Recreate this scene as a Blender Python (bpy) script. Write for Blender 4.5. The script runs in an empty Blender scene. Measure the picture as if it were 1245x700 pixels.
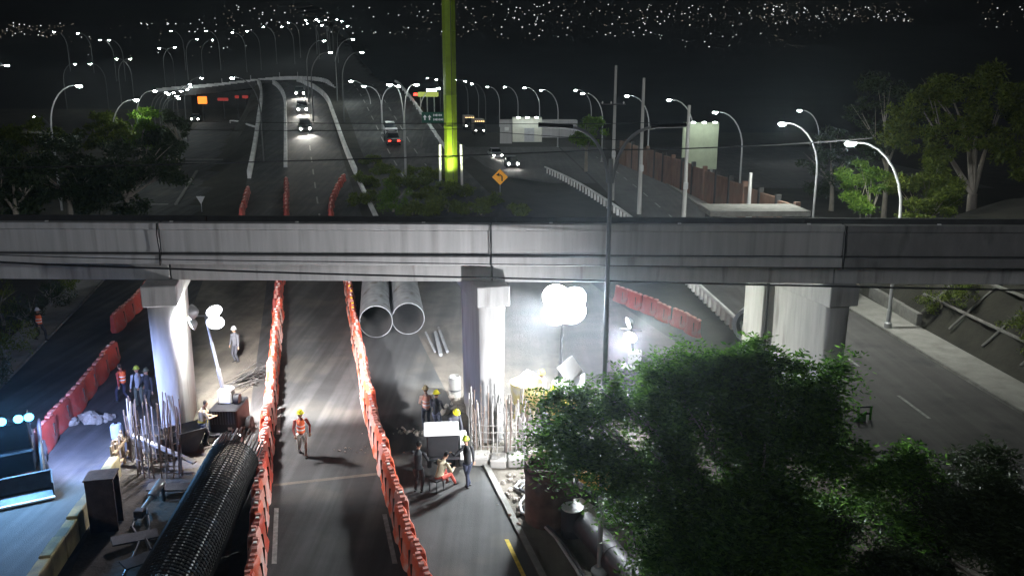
import bpy, bmesh, math, random
import numpy as np
from mathutils import Vector, Matrix, Euler
random.seed(7); rng = np.random.default_rng(7)
R = math.radians
sc = bpy.context.scene
COL = sc.collection

# ------------------------------------------------------------------ camera
CAM_H, FPX, W0, H0, HORIZON = 13.3, 1000.0, 1245.0, 700.0, 105.0
PITCH = math.atan((H0 / 2 - HORIZON) / FPX)
cam = bpy.data.cameras.new('camera'); camo = bpy.data.objects.new('camera', cam); COL.objects.link(camo)
cam.sensor_width = 36.0; cam.lens = 36.0 * FPX / W0
cam.clip_start = 0.1; cam.clip_end = 6000
camo.location = (0, 0, CAM_H); camo.rotation_euler = (math.pi / 2 - PITCH, 0, 0)
sc.camera = camo

# ------------------------------------------------------------------ night sky, fill light, exposure
world = bpy.data.worlds.new('World'); sc.world = world; world.use_nodes = True
wn = world.node_tree.nodes; wl = world.node_tree.links; wn.clear()
sky = wn.new('ShaderNodeTexSky'); sky.sky_type = 'NISHITA'; sky.sun_disc = False
sky.sun_elevation = R(20); sky.sun_rotation = R(215)
bg = wn.new('ShaderNodeBackground'); bg.inputs['Strength'].default_value = 0.00012
wo = wn.new('ShaderNodeOutputWorld')
wl.new(sky.outputs[0], bg.inputs['Color']); wl.new(bg.outputs[0], wo.inputs['Surface'])
sun = bpy.data.lights.new('night_fill', 'SUN'); sun.energy = 0.4; sun.angle = R(10); sun.color = (0.9, 0.94, 1.0)
suno = bpy.data.objects.new('night_fill', sun); COL.objects.link(suno)
suno.rotation_euler = (R(70), 0, R(-35))      # added fill from behind the camera on its left, lifts the overpass face
sc.view_settings.view_transform = 'Standard'; sc.view_settings.look = 'None'
sc.view_settings.exposure = 0.0; sc.view_settings.gamma = 1.0; sc.view_settings.use_curve_mapping = False
sc.cycles.use_denoising = True; sc.cycles.denoiser = 'OPENIMAGEDENOISE'
sc.cycles.max_bounces = 6; sc.cycles.diffuse_bounces = 3; sc.cycles.glossy_bounces = 2
sc.cycles.transmission_bounces = 3; sc.cycles.volume_bounces = 0; sc.cycles.transparent_max_bounces = 6
sc.cycles.sample_clamp_indirect = 4.0; sc.cycles.caustics_reflective = False; sc.cycles.caustics_refractive = False
HAZE = 0.00022

# ------------------------------------------------------------------ pixel -> world helpers (layout survey)
_f = Vector((0, math.cos(PITCH), -math.sin(PITCH))); _u = Vector((0, math.sin(PITCH), math.cos(PITCH))); _c = Vector((0, 0, CAM_H))
def ray(px, py): return Vector(((px - W0 / 2) / FPX, 0, 0)) + _u * (-(py - H0 / 2) / FPX) + _f
def P(px, py, z=0.0):
    d = ray(px, py); return _c + d * ((z - CAM_H) / d.z)
def PY(px, py, Y):
    d = ray(px, py); return _c + d * (Y / d.y)
def pchip(pts):
    x = np.array([p[0] for p in pts], float); y = np.array([p[1] for p in pts], float)
    h = np.diff(x); dl = np.diff(y) / h; m = np.zeros_like(x)
    for i in range(1, len(x) - 1):
        if dl[i - 1] * dl[i] > 0:
            w1 = 2 * h[i] + h[i - 1]; w2 = h[i] + 2 * h[i - 1]
            m[i] = (w1 + w2) / (w1 / dl[i - 1] + w2 / dl[i])
    m[-1] = dl[-1]
    def f(v):
        v = min(max(v, x[0]), x[-1]); i = int(min(max(np.searchsorted(x, v) - 1, 0), len(h) - 1))
        t = (v - x[i]) / h[i]; t2 = t * t; t3 = t2 * t
        return float((2*t3-3*t2+1)*y[i] + (t3-2*t2+t)*h[i]*m[i] + (-2*t3+3*t2)*y[i+1] + (t3-t2)*h[i]*m[i+1])
    return f
FAR = [(230, 18), (300, 28), (400, 42), (600, 66), (1000, 117), (1800, 225)]
TH = pchip([(-100, 0), (50, 0), (62, .6), (80, 2.1), (107, 5), (127, 8.3), (150, 11.8), (168, 13.7), (182, 14.0), (204, 15)] + FAR)   # highway
TLL = pchip([(-100, 0), (50, 0), (80, 1.2), (107, 3), (140, 4.8), (165, 6.0), (185, 7.0), (206, 12)] + FAR)                         # low ground on its left
TR = pchip([(-100, 0), (50, 0), (80, 1.1), (100, 1.8), (150, 2.6), (200, 3), (300, 5), (500, 14), (700, 45), (1000, 105), (1800, 225)])
DX, DY = -0.2497, 0.9683                       # direction of the highway on plan
def U(x, y): return x * DY - y * DX
def XU(u, y): return (u + y * DX) / DY         # x of the line u at depth y
def sst(a, b, v):
    t = min(max((v - a) / (b - a), 0), 1); return t * t * (3 - 2 * t)
def T(x, y):
    u = U(x, y); a = sst(-9.5, -7.2, u); h = TLL(y) * (1 - a) + TH(y) * a
    b = sst(19.5, 27, u); return h * (1 - b) + TR(y) * b
def G(px, py, f=T, off=0.0, t0=15.0, t1=2400.0):
    d = ray(px, py); t = t0; st = .5
    while t < t1:
        p = _c + d * t
        if p.z <= f(p.x, p.y) + off:
            a, b = t - st, t
            for _ in range(18):
                m = (a + b) / 2; q = _c + d * m
                if q.z <= f(q.x, q.y) + off: b = m
                else: a = m
            return _c + d * b
        st = .5 if t < 300 else 3; t += st
    return _c + d * t1

# ------------------------------------------------------------------ materials
MATS = {}
def mat(name, col, rough=.75, metal=0., var=.3, scale=2., bump=.25, bscale=25., emit=None, es=0., world_co=False, stretch=None, spec=.35, rnd=0., trans=0., stain=None, streak=None):
    if name in MATS: return MATS[name]
    m = bpy.data.materials.new(name); MATS[name] = m; m.use_nodes = True
    n = m.node_tree.nodes; l = m.node_tree.links; b = n['Principled BSDF']
    b.inputs['Roughness'].default_value = rough; b.inputs['Metallic'].default_value = metal
    b.inputs['Specular IOR Level'].default_value = spec
    if world_co: co = n.new('ShaderNodeNewGeometry').outputs['Position']
    else: co = n.new('ShaderNodeTexCoord').outputs['Object']
    if stretch:
        mp = n.new('ShaderNodeMapping'); mp.inputs['Scale'].default_value = stretch; l.new(co, mp.inputs['Vector']); cs = mp.outputs[0]
    else: cs = co
    t = n.new('ShaderNodeTexNoise'); t.inputs['Scale'].default_value = scale; t.inputs['Detail'].default_value = 8; t.inputs['Roughness'].default_value = .65
    l.new(cs, t.inputs['Vector'])
    r = n.new('ShaderNodeValToRGB'); r.color_ramp.elements[0].position = .3; r.color_ramp.elements[1].position = .72
    r.color_ramp.elements[0].color = tuple(c * (1 - var) for c in col) + (1,); r.color_ramp.elements[1].color = tuple(min(c * (1 + var), 1) for c in col) + (1,)
    l.new(t.outputs['Fac'], r.inputs['Fac']); out = r.outputs['Color']
    if stain:
        t3 = n.new('ShaderNodeTexNoise'); t3.inputs['Scale'].default_value = stain[1]; t3.inputs['Detail'].default_value = 5; l.new(co if len(stain) < 4 else cs, t3.inputs['Vector'])
        r3 = n.new('ShaderNodeValToRGB'); r3.color_ramp.elements[0].position = stain[2]; r3.color_ramp.elements[1].position = stain[2] + .14
        l.new(t3.outputs['Fac'], r3.inputs['Fac'])
        mx = n.new('ShaderNodeMix'); mx.data_type = 'RGBA'; l.new(r3.outputs['Color'], mx.inputs[0]); l.new(out, mx.inputs[6]); mx.inputs[7].default_value = tuple(stain[0]) + (1,); out = mx.outputs[2]
    if streak:
        mp2 = n.new('ShaderNodeMapping'); mp2.inputs['Rotation'].default_value = (0, 0, R(-14.5)); mp2.inputs['Scale'].default_value = (1.3, .045, 1); l.new(co, mp2.inputs['Vector'])
        t4 = n.new('ShaderNodeTexNoise'); t4.inputs['Scale'].default_value = 1.6; t4.inputs['Detail'].default_value = 6; l.new(mp2.outputs[0], t4.inputs['Vector'])
        r4 = n.new('ShaderNodeValToRGB'); r4.color_ramp.elements[0].position = .42; r4.color_ramp.elements[1].position = .62; l.new(t4.outputs['Fac'], r4.inputs['Fac'])
        mx2 = n.new('ShaderNodeMix'); mx2.data_type = 'RGBA'; l.new(r4.outputs['Color'], mx2.inputs[0]); l.new(out, mx2.inputs[7]); 
        hs2 = n.new('ShaderNodeHueSaturation'); hs2.inputs['Value'].default_value = streak; l.new(out, hs2.inputs['Color']); l.new(hs2.outputs[0], mx2.inputs[6]); out = mx2.outputs[2]
    if rnd:
        oi = n.new('ShaderNodeObjectInfo'); hs = n.new('ShaderNodeHueSaturation'); mr = n.new('ShaderNodeMapRange')
        mr.inputs[3].default_value = 1 - rnd; mr.inputs[4].default_value = 1 + rnd
        l.new(oi.outputs['Random'], mr.inputs[0]); l.new(mr.outputs[0], hs.inputs['Value']); l.new(out, hs.inputs['Color']); out = hs.outputs[0]
    l.new(out, b.inputs['Base Color'])
    if bump:
        t2 = n.new('ShaderNodeTexNoise'); t2.inputs['Scale'].default_value = bscale; t2.inputs['Detail'].default_value = 6; l.new(co, t2.inputs['Vector'])
        bp = n.new('ShaderNodeBump'); bp.inputs['Strength'].default_value = bump; bp.inputs['Distance'].default_value = .03
        l.new(t2.outputs['Fac'], bp.inputs['Height']); l.new(bp.outputs[0], b.inputs['Normal'])
    if emit is not None:
        b.inputs['Emission Color'].default_value = tuple(emit) + (1,); b.inputs['Emission Strength'].default_value = es
    return m
def leafmat(name, c1, c2, tr=.35):
    m = bpy.data.materials.new(name); MATS[name] = m; m.use_nodes = True
    n = m.node_tree.nodes; l = m.node_tree.links; n.clear()
    g = n.new('ShaderNodeNewGeometry'); r = n.new('ShaderNodeValToRGB')
    r.color_ramp.elements[0].color = tuple(c1) + (1,); r.color_ramp.elements[1].color = tuple(c2) + (1,)
    l.new(g.outputs['Random Per Island'], r.inputs['Fac'])
    d = n.new('ShaderNodeBsdfPrincipled'); d.inputs['Roughness'].default_value = .6; d.inputs['Specular IOR Level'].default_value = .3
    t = n.new('ShaderNodeBsdfTranslucent'); mx = n.new('ShaderNodeMixShader'); mx.inputs[0].default_value = tr
    l.new(r.outputs[0], d.inputs['Base Color']); l.new(r.outputs[0], t.inputs['Color'])
    l.new(d.outputs[0], mx.inputs[1]); l.new(t.outputs[0], mx.inputs[2])
    o = n.new('ShaderNodeOutputMaterial'); l.new(mx.outputs[0], o.inputs['Surface']); return m
def emat(name, col, s):
    if name in MATS: return MATS[name]
    m = bpy.data.materials.new(name); MATS[name] = m; m.use_nodes = True
    n = m.node_tree.nodes; l = m.node_tree.links; n.clear()
    e = n.new('ShaderNodeEmission'); e.inputs[0].default_value = tuple(col) + (1,); e.inputs[1].default_value = s
    o = n.new('ShaderNodeOutputMaterial'); l.new(e.outputs[0], o.inputs['Surface']); return m

M_asph = mat('asphalt', (.066, .067, .067), .85, var=.25, scale=.6, bump=.35, bscale=40, world_co=True, stain=((.1, .096, .085), .35, .52), streak=.62)
M_asph2 = mat('asphalt_dark', (.09, .085, .083), .8, var=.25, scale=.4, bump=.3, bscale=30, world_co=True, stain=((.062, .06, .06), .5, .55), streak=.8)
M_dirt = mat('site_dirt', (.15, .132, .108), .95, var=.35, scale=.9, bump=.9, bscale=9, world_co=True, stain=((.085, .076, .064), .45, .5), streak=.8)
M_soil = mat('dark_soil', (.036, .034, .026), .95, var=.45, scale=.5, bump=.8, bscale=6, world_co=True)
M_hill = mat('hillside', (.016, .017, .017), .95, var=.5, scale=.03, bump=0, world_co=True)
M_walk = mat('pavement_concrete', (.27, .26, .24), .9, var=.25, scale=1.2, bump=.3, bscale=20, world_co=True)
M_kerb = mat('kerb_concrete', (.2, .195, .18), .9, var=.3, scale=2, bump=.3, world_co=True)
M_conc = mat('concrete', (.46, .455, .45), .85, var=.14, scale=1.4, bump=.25, bscale=14, stretch=(2.4, 2.4, .16), stain=((.32, .312, .305), .8, .55, 1))
M_conc_dim = mat('concrete_weathered_dim', (.2, .195, .192), .85, var=.2, scale=1.4, bump=.25, bscale=14, stretch=(1, 1, .35), stain=((.09, .088, .085), 1.1, .55, 1))  # weathered right span, darkened further to stand in for fading light
M_conc_pier = mat('concrete_pier', (.44, .435, .425), .85, var=.16, scale=1.6, bump=.22, bscale=12, stretch=(2, 2, .25), stain=((.26, .25, .24), 1.3, .58, 1))
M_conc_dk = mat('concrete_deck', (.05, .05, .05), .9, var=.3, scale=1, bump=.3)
M_par = mat('parapet_white', (.76, .76, .74), .8, var=.3, scale=.6, bump=.2, world_co=True)
M_paint = mat('road_paint', (.27, .27, .255), .8, var=.45, scale=5, bump=0, world_co=True)
M_ypaint = mat('road_paint_yellow', (.55, .4, .05), .8, var=.4, scale=5, bump=0, world_co=True)
M_or = mat('barrier_plastic', (.74, .13, .06), .5, var=.16, scale=3, bump=.15, bscale=12, rnd=.16, stain=((.62, .36, .3), 1.6, .47))  # pale stain stands in for floodlit faces as well as dust
M_orp = mat('barrier_plastic_pale_lit', (.72, .3, .24), .6, var=.2, scale=3, bump=.15, bscale=12, rnd=.15, stain=((.7, .52, .47), 1.8, .45))  # paler copy, dust and floodlit paleness put into the colour
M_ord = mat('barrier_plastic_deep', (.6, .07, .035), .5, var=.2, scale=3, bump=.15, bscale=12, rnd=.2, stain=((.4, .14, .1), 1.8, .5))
M_red = mat('barrier_red_dimmed', (.4, .055, .04), .55, var=.2, scale=3, bump=.15, rnd=.2, stain=((.3, .12, .1), 1.8, .55))  # red plastic darkened to stand in for weaker light on these rows
M_orw = mat('barrier_rim', (.66, .27, .22), .55, var=.3, scale=8, bump=.1)
M_refl = mat('reflector_white', (.85, .85, .82), .3, var=.05, bump=0)
M_refy = mat('reflector_amber', (.85, .45, .03), .3, var=.05, bump=0, emit=(1, .5, .05), es=.5)
M_steel = mat('galvanised_steel', (.45, .46, .47), .45, .6, var=.15, scale=3, bump=.08)
M_pole = mat('pole_paint', (.5, .5, .5), .5, .3, var=.15, scale=2, bump=.1)
M_poled = mat('pole_far_dim', (.12, .12, .12), .7, var=.15, scale=2, bump=0)  # far lamp poles coloured darker to stand in for dim light
M_polem = mat('pole_mid', (.26, .26, .26), .6, var=.15, scale=2, bump=0)
M_rebar = mat('rebar', (.21, .16, .13), .75, .35, var=.3, scale=6, bump=.3)
M_rebl = mat('rebar_light', (.42, .4, .38), .6, .3, var=.25, scale=6, bump=.2)
M_cage = mat('cage_steel', (.045, .042, .04), .6, .45, var=.3, scale=6, bump=.2)
M_rust = mat('rusty_steel', (.085, .055, .043), .8, .25, var=.45, scale=2.5, bump=.3)
M_dsteel = mat('dark_steel', (.05, .05, .055), .5, .4, var=.3, scale=3, bump=.15)
M_pipein = mat('pipe_interior', (.045, .04, .038), .9, .1, var=.3, bump=.2)
M_pit = mat('pit_soil', (.075, .065, .052), .95, var=.45, scale=.9, bump=.9, bscale=7, world_co=True)
M_pipe = mat('pipe_steel', (.3, .31, .33), .5, .4, var=.3, scale=1.2, bump=.12, stain=((.16, .14, .13), 1.5, .55))
M_black = mat('black_rubber', (.02, .02, .021), .8, var=.3, bump=.2)
M_blackp = mat('black_paint', (.018, .018, .02), .6, var=.2, bump=.05, spec=.2)
M_patch = mat('asphalt_patch', (.045, .045, .046), .85, var=.3, scale=2, bump=.3, world_co=True)
M_white = mat('white_paint', (.72, .72, .7), .5, var=.1, bump=.05)
M_cream = mat('cream_panel', (.6, .6, .52), .7, var=.1, bump=.1)
M_yel = mat('yellow_paint', (.62, .42, .04), .5, var=.2, scale=3, bump=.1, stain=((.35, .26, .1), 2, .58))
M_hop = mat('hopper_yellow', (.5, .4, .13), .6, var=.25, scale=3, bump=.15, stain=((.42, .38, .3), 1.5, .5))
M_ycol = mat('column_yellow_green', (.22, .33, .012), .5, var=.15, scale=1, bump=.1)
M_wood = mat('formwork_wood', (.36, .26, .15), .85, var=.35, scale=3, bump=.4, stretch=(1, 1, .3))
M_ywall = mat('yellow_kerb', (.38, .31, .15), .9, var=.35, scale=1.5, bump=.5, bscale=10, stain=((.2, .18, .12), 1.1, .5))
M_brick = mat('brick_wall', (.2, .12, .088), .9, var=.35, scale=1.1, bump=.3, stretch=(1, 1, .4), stain=((.18, .13, .1), .6, .52))
M_stone = mat('rubble_stone', (.3, .275, .24), .95, var=.35, scale=4, bump=.8, bscale=8)
M_bark = mat('bark', (.26, .23, .19), .9, var=.35, scale=3, bump=.6, bscale=12, stretch=(1, 1, .3))
M_glass = mat('vehicle_glass', (.02, .025, .03), .1, var=.1, bump=0, spec=.6)
M_green = mat('sign_green', (.01, .12, .07), .5, var=.1, bump=0)
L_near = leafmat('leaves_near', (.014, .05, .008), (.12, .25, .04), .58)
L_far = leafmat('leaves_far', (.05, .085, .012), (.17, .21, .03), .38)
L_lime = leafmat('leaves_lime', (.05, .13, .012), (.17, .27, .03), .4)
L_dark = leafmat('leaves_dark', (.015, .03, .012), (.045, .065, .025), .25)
E_lamp = emat('lamp_glow', (.9, 1, .97), 290)
E_lampn = emat('lamp_glow_near', (.95, 1, .93), 2000)
E_lampf = emat('lamp_glow_far', (.9, 1, .98), 100)
E_flood = emat('flood_glow', (.93, .95, 1), 24)
E_floodc = emat('flood_glow_centre', (.88, .95, 1), 105)
E_small = emat('panel_lamp_glow', (.9, 1, .96), 26)
E_head = emat('headlight_glow', (1, .97, .88), 60)
E_tail = emat('taillight_glow', (1, .05, .03), 6)
E_blue = emat('worklight_glow', (.12, .55, 1), 7)
E_cityw = emat('city_glow_white', (.95, 1, .97), 1.3)
E_cityd = emat('city_glow_dim', (1, .86, .66), .3)
E_orange = emat('orange_sign_glow', (1, .22, .03), 2.2)
E_red = emat('red_sign_glow', (1, .08, .06), 1.1)
E_canopy = emat('canopy_glow', (.75, .9, .2), .5)

# ------------------------------------------------------------------ mesh builder
class B:
    def __init__(s): s.v = []; s.f = []; s.m = []
    def add(s, vs, fs, mi=0):
        o = len(s.v); s.v += [tuple(v) for v in vs]; s.f += [tuple(i + o for i in f) for f in fs]; s.m += [mi] * len(fs); return s
    def box(s, c, d, M=None, mi=0, tx=1., ty=1.):
        x, y, z = d[0] / 2, d[1] / 2, d[2] / 2; vs = []
        for k in (-1, 1):
            a, b = (tx, ty) if k > 0 else (1, 1)
            vs += [Vector((-x*a, -y*b, k*z)), Vector((x*a, -y*b, k*z)), Vector((x*a, y*b, k*z)), Vector((-x*a, y*b, k*z))]
        c = Vector(c); vs = [(M @ v if M else v) + c for v in vs]
        return s.add(vs, [(3, 2, 1, 0), (4, 5, 6, 7), (0, 1, 5, 4), (1, 2, 6, 5), (2, 3, 7, 6), (3, 0, 4, 7)], mi)
    def tube(s, pts, r, n=8, caps=True, mi=0, closed=False):
        pts = [Vector(p) for p in pts]; k = len(pts); rs = r if isinstance(r, (list, tuple)) else [r] * k
        vs = []; ref = None
        for i, p in enumerate(pts):
            if closed: d = pts[(i + 1) % k] - pts[i - 1]
            else: d = pts[min(i + 1, k - 1)] - pts[max(i - 1, 0)]
            d.normalize()
            if ref is None: ref = Vector((0, 0, 1)) if abs(d.z) < .9 else Vector((1, 0, 0))
            a = d.cross(ref); a.normalize(); b = a.cross(d); ref = b
            rr = rs[i]; ra, rb = (rr if isinstance(rr, (list, tuple)) else (rr, rr))
            for j in range(n):
                t = 2 * math.pi * j / n; vs.append(p + a * (ra * math.cos(t)) + b * (rb * math.sin(t)))
        fs = []
        for i in range(k if closed else k - 1):
            i2 = (i + 1) % k
            for j in range(n): fs.append((i*n+j, i2*n+j, i2*n+(j+1) % n, i*n+(j+1) % n))
        if caps and not closed: fs += [tuple(range(n)), tuple(range((k-1)*n, k*n))[::-1]]
        return s.add(vs, fs, mi)
    def lathe(s, prof, n=16, c=(0, 0, 0), M=None, mi=0, a0=0, a1=2*math.pi):
        full = abs(a1 - a0 - 2*math.pi) < 1e-6; nn = n if full else n + 1; vs = []; c = Vector(c)
        for r, z in prof:
            for j in range(nn):
                t = a0 + (a1 - a0) * j / n; v = Vector((r*math.cos(t), r*math.sin(t), z)); vs.append((M @ v if M else v) + c)
        fs = []
        for i in range(len(prof) - 1):
            for j in range(n): fs.append((i*nn+j, i*nn+(j+1) % nn, (i+1)*nn+(j+1) % nn, (i+1)*nn+j))
        return s.add(vs, fs, mi)
    def prism(s, poly, lo, hi, M=None, c=(0, 0, 0), mi=0):          # poly in local xy extruded along local z
        k = len(poly); c = Vector(c); vs = [Vector((x, y, z)) for z in (lo, hi) for x, y in poly]; vs = [(M @ v if M else v) + c for v in vs]
        return s.add(vs, [tuple(range(k))[::-1], tuple(range(k, 2*k))] + [(i, (i+1) % k, k+(i+1) % k, k+i) for i in range(k)], mi)
    def mesh(s, name, mats, smooth=False):
        me = bpy.data.meshes.new(name); me.from_pydata(s.v, [], s.f); me.update()
        for m in (mats if isinstance(mats, (list, tuple)) else [mats]): me.materials.append(m)
        if any(s.m): me.polygons.foreach_set('material_index', s.m)
        bm = bmesh.new(); bm.from_mesh(me); bmesh.ops.recalc_face_normals(bm, faces=bm.faces); bm.to_mesh(me); bm.free()
        if smooth: me.polygons.foreach_set('use_smooth', [True] * len(me.polygons)); me.set_sharp_from_angle(angle=R(38))
        return me
    def build(s, name, mats, parent=None, smooth=False, bevel=0):
        return ob(name, s.mesh(name, mats, smooth), parent, bevel=bevel)
def ob(name, data, parent=None, loc=None, rot=None, bevel=0):
    o = bpy.data.objects.new(name, data); COL.objects.link(o)
    if parent: o.parent = parent
    if loc is not None: o.location = loc
    if rot is not None: o.rotation_euler = rot
    if bevel:
        b = o.modifiers.new('b', 'BEVEL'); b.width = bevel; b.segments = 1; b.limit_method = 'ANGLE'
    return o
def tag(o, label=None, cat=None, group=None, kind=None):
    if label: o['label'] = label
    if cat: o['category'] = cat
    if group: o['group'] = group
    if kind: o['kind'] = kind
    return o
def thing(name, label, cat, loc=(0, 0, 0), rz=0, group=None):
    o = ob(name, None, None, loc, (0, 0, rz)); o.empty_display_size = .2
    return tag(o, label, cat, group)
def dup(o, parent=None, loc=None, rz=None, label=None, group=None):
    c = o.copy(); COL.objects.link(c); c.parent = parent
    if loc is not None: c.location = loc
    if rz is not None: c.rotation_euler = (0, 0, rz)
    if label: c['label'] = label
    if group: c['group'] = group
    for ch in list(o.children): dup(ch, c)
    return c
def lamp(name, kind, energy, parent, loc, aim=None, color=(1, 1, 1), size=.3, spot=120, blend=.6):
    l = bpy.data.lights.new(name, kind); l.energy = energy; l.color = color
    if kind != 'AREA': l.shadow_soft_size = size
    if kind == 'SPOT': l.spot_size = R(spot); l.spot_blend = blend
    o = ob(name, l, parent, loc)
    if aim is not None: o.rotation_euler = Vector(aim).to_track_quat('-Z', 'Y').to_euler()
    return o
def polyres(pts, step):
    pts = [Vector(p) for p in pts]; out = []; acc = 0.
    for a, b in zip(pts, pts[1:]):
        L = (b - a).length; t = acc
        while t < L: out.append((a + (b - a) * (t / L), (b - a).normalized())); t += step
        acc = t - L
    return out
# ================================================================== SETTING
def axis_vals(lo, hi, near, step, grow=1.22):
    v = [0.]; s = step
    while v[-1] < hi:
        if v[-1] > near: s *= grow
        v.append(v[-1] + s)
    w = [0.]; s = step
    while w[-1] > lo:
        if -w[-1] > near: s *= grow
        w.append(w[-1] - s)
    return sorted(set(v + w))
xs = axis_vals(-1300, 1300, 100, 2.6); ys = axis_vals(-30, 1760, 230, 2.6)
vs = [(x, y, T(x, y)) for y in ys for x in xs]
nx = len(xs)
fs = [(j*nx+i, j*nx+i+1, (j+1)*nx+i+1, (j+1)*nx+i) for j in range(len(ys)-1) for i in range(nx-1)]
b = B(); b.add(vs, fs, 0)
b.m = [0 if ys[k // (nx-1)] < 190 else 1 for k in range(len(fs))]
ground = tag(b.build('ground', [M_soil, M_hill], None, True), kind='structure')

def zH(u, y): return TH(y)
def zT(u, y): return T(XU(u, y), y)
def strip(name, u0, u1, y0, y1, off, m, zf=zT, parent=None, step=3., xu=XU):
    n = max(1, int((y1 - y0) / step)); b = B(); vs = []
    for i in range(n + 1):
        y = y0 + (y1 - y0) * i / n
        for k in range(5):
            u = u0 + (u1 - u0) * k / 4; vs.append((xu(u, y), y, zf(u, y) + off))
    b.add(vs, [(i*5+k, i*5+k+1, i*5+k+6, i*5+k+5) for i in range(n) for k in range(4)])
    o = b.build(name, m, parent, True)
    if parent is None: tag(o, kind='structure')
    return o
def ustrip_wall(name, u, w, h, y0, y1, m, zf, parent=None, z0=-.2, step=3., xu=XU, taper=.8, uf=None):
    n = max(1, int((y1 - y0) / step)); b = B(); vs = []
    for i in range(n + 1):
        y = y0 + (y1 - y0) * i / n; z = zf(u, y); uo = uf(y) if uf else 0
        for du, dz in ((-w/2, z0), (-w/2*taper, h), (w/2*taper, h), (w/2, z0)): vs.append((xu(u + du + uo, y), y, z + dz))
    fs = [(i*4+k, i*4+k+1, i*4+k+5, i*4+k+4) for i in range(n) for k in range(3)] + [(0, 1, 2, 3), (n*4+3, n*4+2, n*4+1, n*4)]
    b.add(vs, fs); return b.build(name, m, parent)

# main road under the bridge and the highway it becomes
main_road = strip('main_road', -2.6, 5.8, 8, 62, .03, M_asph)
strip('highway_inbound', -5.6, 5.4, 62, 172, .05, M_asph, zH)
strip('highway_outbound', 8.0, 18.9, 58, 172, .05, M_asph, zH)
left_road = strip('left_road', -13.7, -6.9, 8, 62, .03, M_asph)
strip('left_road_far', -18.5, -9.6, 62, 172, .06, M_asph)
site = strip('site_ground', -6.9, -2.6, 26.6, 60, .02, M_dirt)
strip('work_pit_ground', -6.9, -2.6, 8, 26.6, .015, M_pit)
strip('site_ground_beside_lane', 5.8, 19.0, 8, 58, .02, M_dirt)
# sloping seams between main road and lower worksite surface
for (u, y0, y1) in ((-1.35, 21, 24.2), (2.0, 21, 23.8), (-1.4, 30, 33), (2.05, 31, 34)):
    strip('lane_marking', u - .07, u + .07, y0, y1, .042, M_paint, parent=main_road)
b = B(); p = [P(332, 592), P(470, 577), P(470, 574), P(332, 589)]
b.add([(q.x, q.y, .036) for q in p], [(0, 1, 2, 3)]); b.build('saw_cut', M_dirt, main_road)
strip('edge_marking', 5.35, 5.47, 8, 22.3, .042, M_ypaint, parent=main_road)
strip('kerb', 5.8, 6.0, 8, 28, .11, M_kerb, parent=main_road)
left_walk = strip('left_pavement', -15.6, -13.75, 8, 60, .15, M_walk)
ustrip_wall('kerb', -13.72, .2, .14, 8, 60, M_kerb, zT, left_walk)
for y in np.arange(66, 165, 7.0):
    for u in (1.6,):
        strip('lane_marking', u - .08, u + .08, y, y + 3, .07, M_paint, zH, parent=bpy.data.objects['highway_inbound'])
for y in np.arange(64, 165, 7.0):
    for u in (11.4, 14.8):
        strip('lane_marking', u - .08, u + .08, y, y + 3, .07, M_paint, zH, parent=bpy.data.objects['highway_outbound'])
for (y, u0, u1, w) in ((84, -16, -13.2, .4), (111, -17.5, -10, .35), (114, -17.5, -10, .5)):
    strip('stop_line', u0, u1, y, y + w, .09, M_paint, parent=bpy.data.objects['left_road_far'])

# right-hand road with its own direction
EX, EY = -0.0383, 0.9993
def XV(v, y): return (v + y * EX) / EY
def zV(v, y): return T(XV(v, y), y)
right_road = strip('right_road', 14.3, 22.4, 12, 150, .06, M_asph2, zV, None, xu=XV)
right_walk = strip('right_pavement', 22.5, 24.6, 12, 130, .2, M_walk, zV, None, xu=XV)
ustrip_wall('kerb', 22.48, .22, .19, 12, 130, M_kerb, zV, right_walk, xu=XV)
for y in np.arange(25, 130, 6.5):
    strip('lane_marking', 18.25, 18.4, y, y + 2.6, .075, M_paint, zV, parent=right_road, xu=XV)
# forecourt on the far right side of the road
strip('roadside_forecourt', 24.6, 60, 96, 150, .09, M_asph2, zV, None, xu=XV)
strip('side_yard', -8, 14, 100, 150, .09, M_asph2, zV, None, xu=XV)

# embankment right of the pavement
b = B(); ny = 26; prof = [(24.6, .12), (25.2, .4), (27.0, 3.0), (28.8, 5.6), (33, 6.6), (60, 7.6)]; vs = []
for i in range(ny):
    y = 14 + 44 * i / (ny - 1)
    for k, (v, z) in enumerate(prof): vs.append((XV(v, y) + (.25 * math.sin(i * 2.1 + k) if 0 < k < 5 else 0), y, z * (1 - .85 * sst(50, 58, y)) + (.18 * math.sin(i * 1.7 + k * 2.3) if k > 0 else 0)))
b.add(vs, [(i*6+k, i*6+k+1, i*6+k+7, i*6+k+6) for i in range(ny-1) for k in range(5)])
emb = tag(b.build('embankment', M_soil, None, True), kind='structure')
lat = thing('slope_lattice', 'pale bar lattice laid over the dark embankment beside the road', 'lattice')
def slope_pt(t, y): return Vector((XV(25.15 + 3.5 * t, y), y, .62 + 5.1 * t))
for y in np.arange(29, 47, 3.0): B().tube([slope_pt(0, y + 1.5), slope_pt(1, y)], .075, 5).build('bar', M_kerb, lat)
for t in (.18, .5, .82): B().tube([slope_pt(t, 28.5), slope_pt(t, 46.5)], .085, 5).build('rail', M_kerb, lat)
rw = thing('retaining_wall', 'low grey concrete retaining wall at the foot of the embankment', 'wall', (XV(24.9, 50), 50, 0), 0)
for k in range(3): B().box((.1 * k * -.4, -2.2 * k, .45), (.3, 2.16, .9)).build('panel', M_kerb, rw, bevel=.02)

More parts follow.
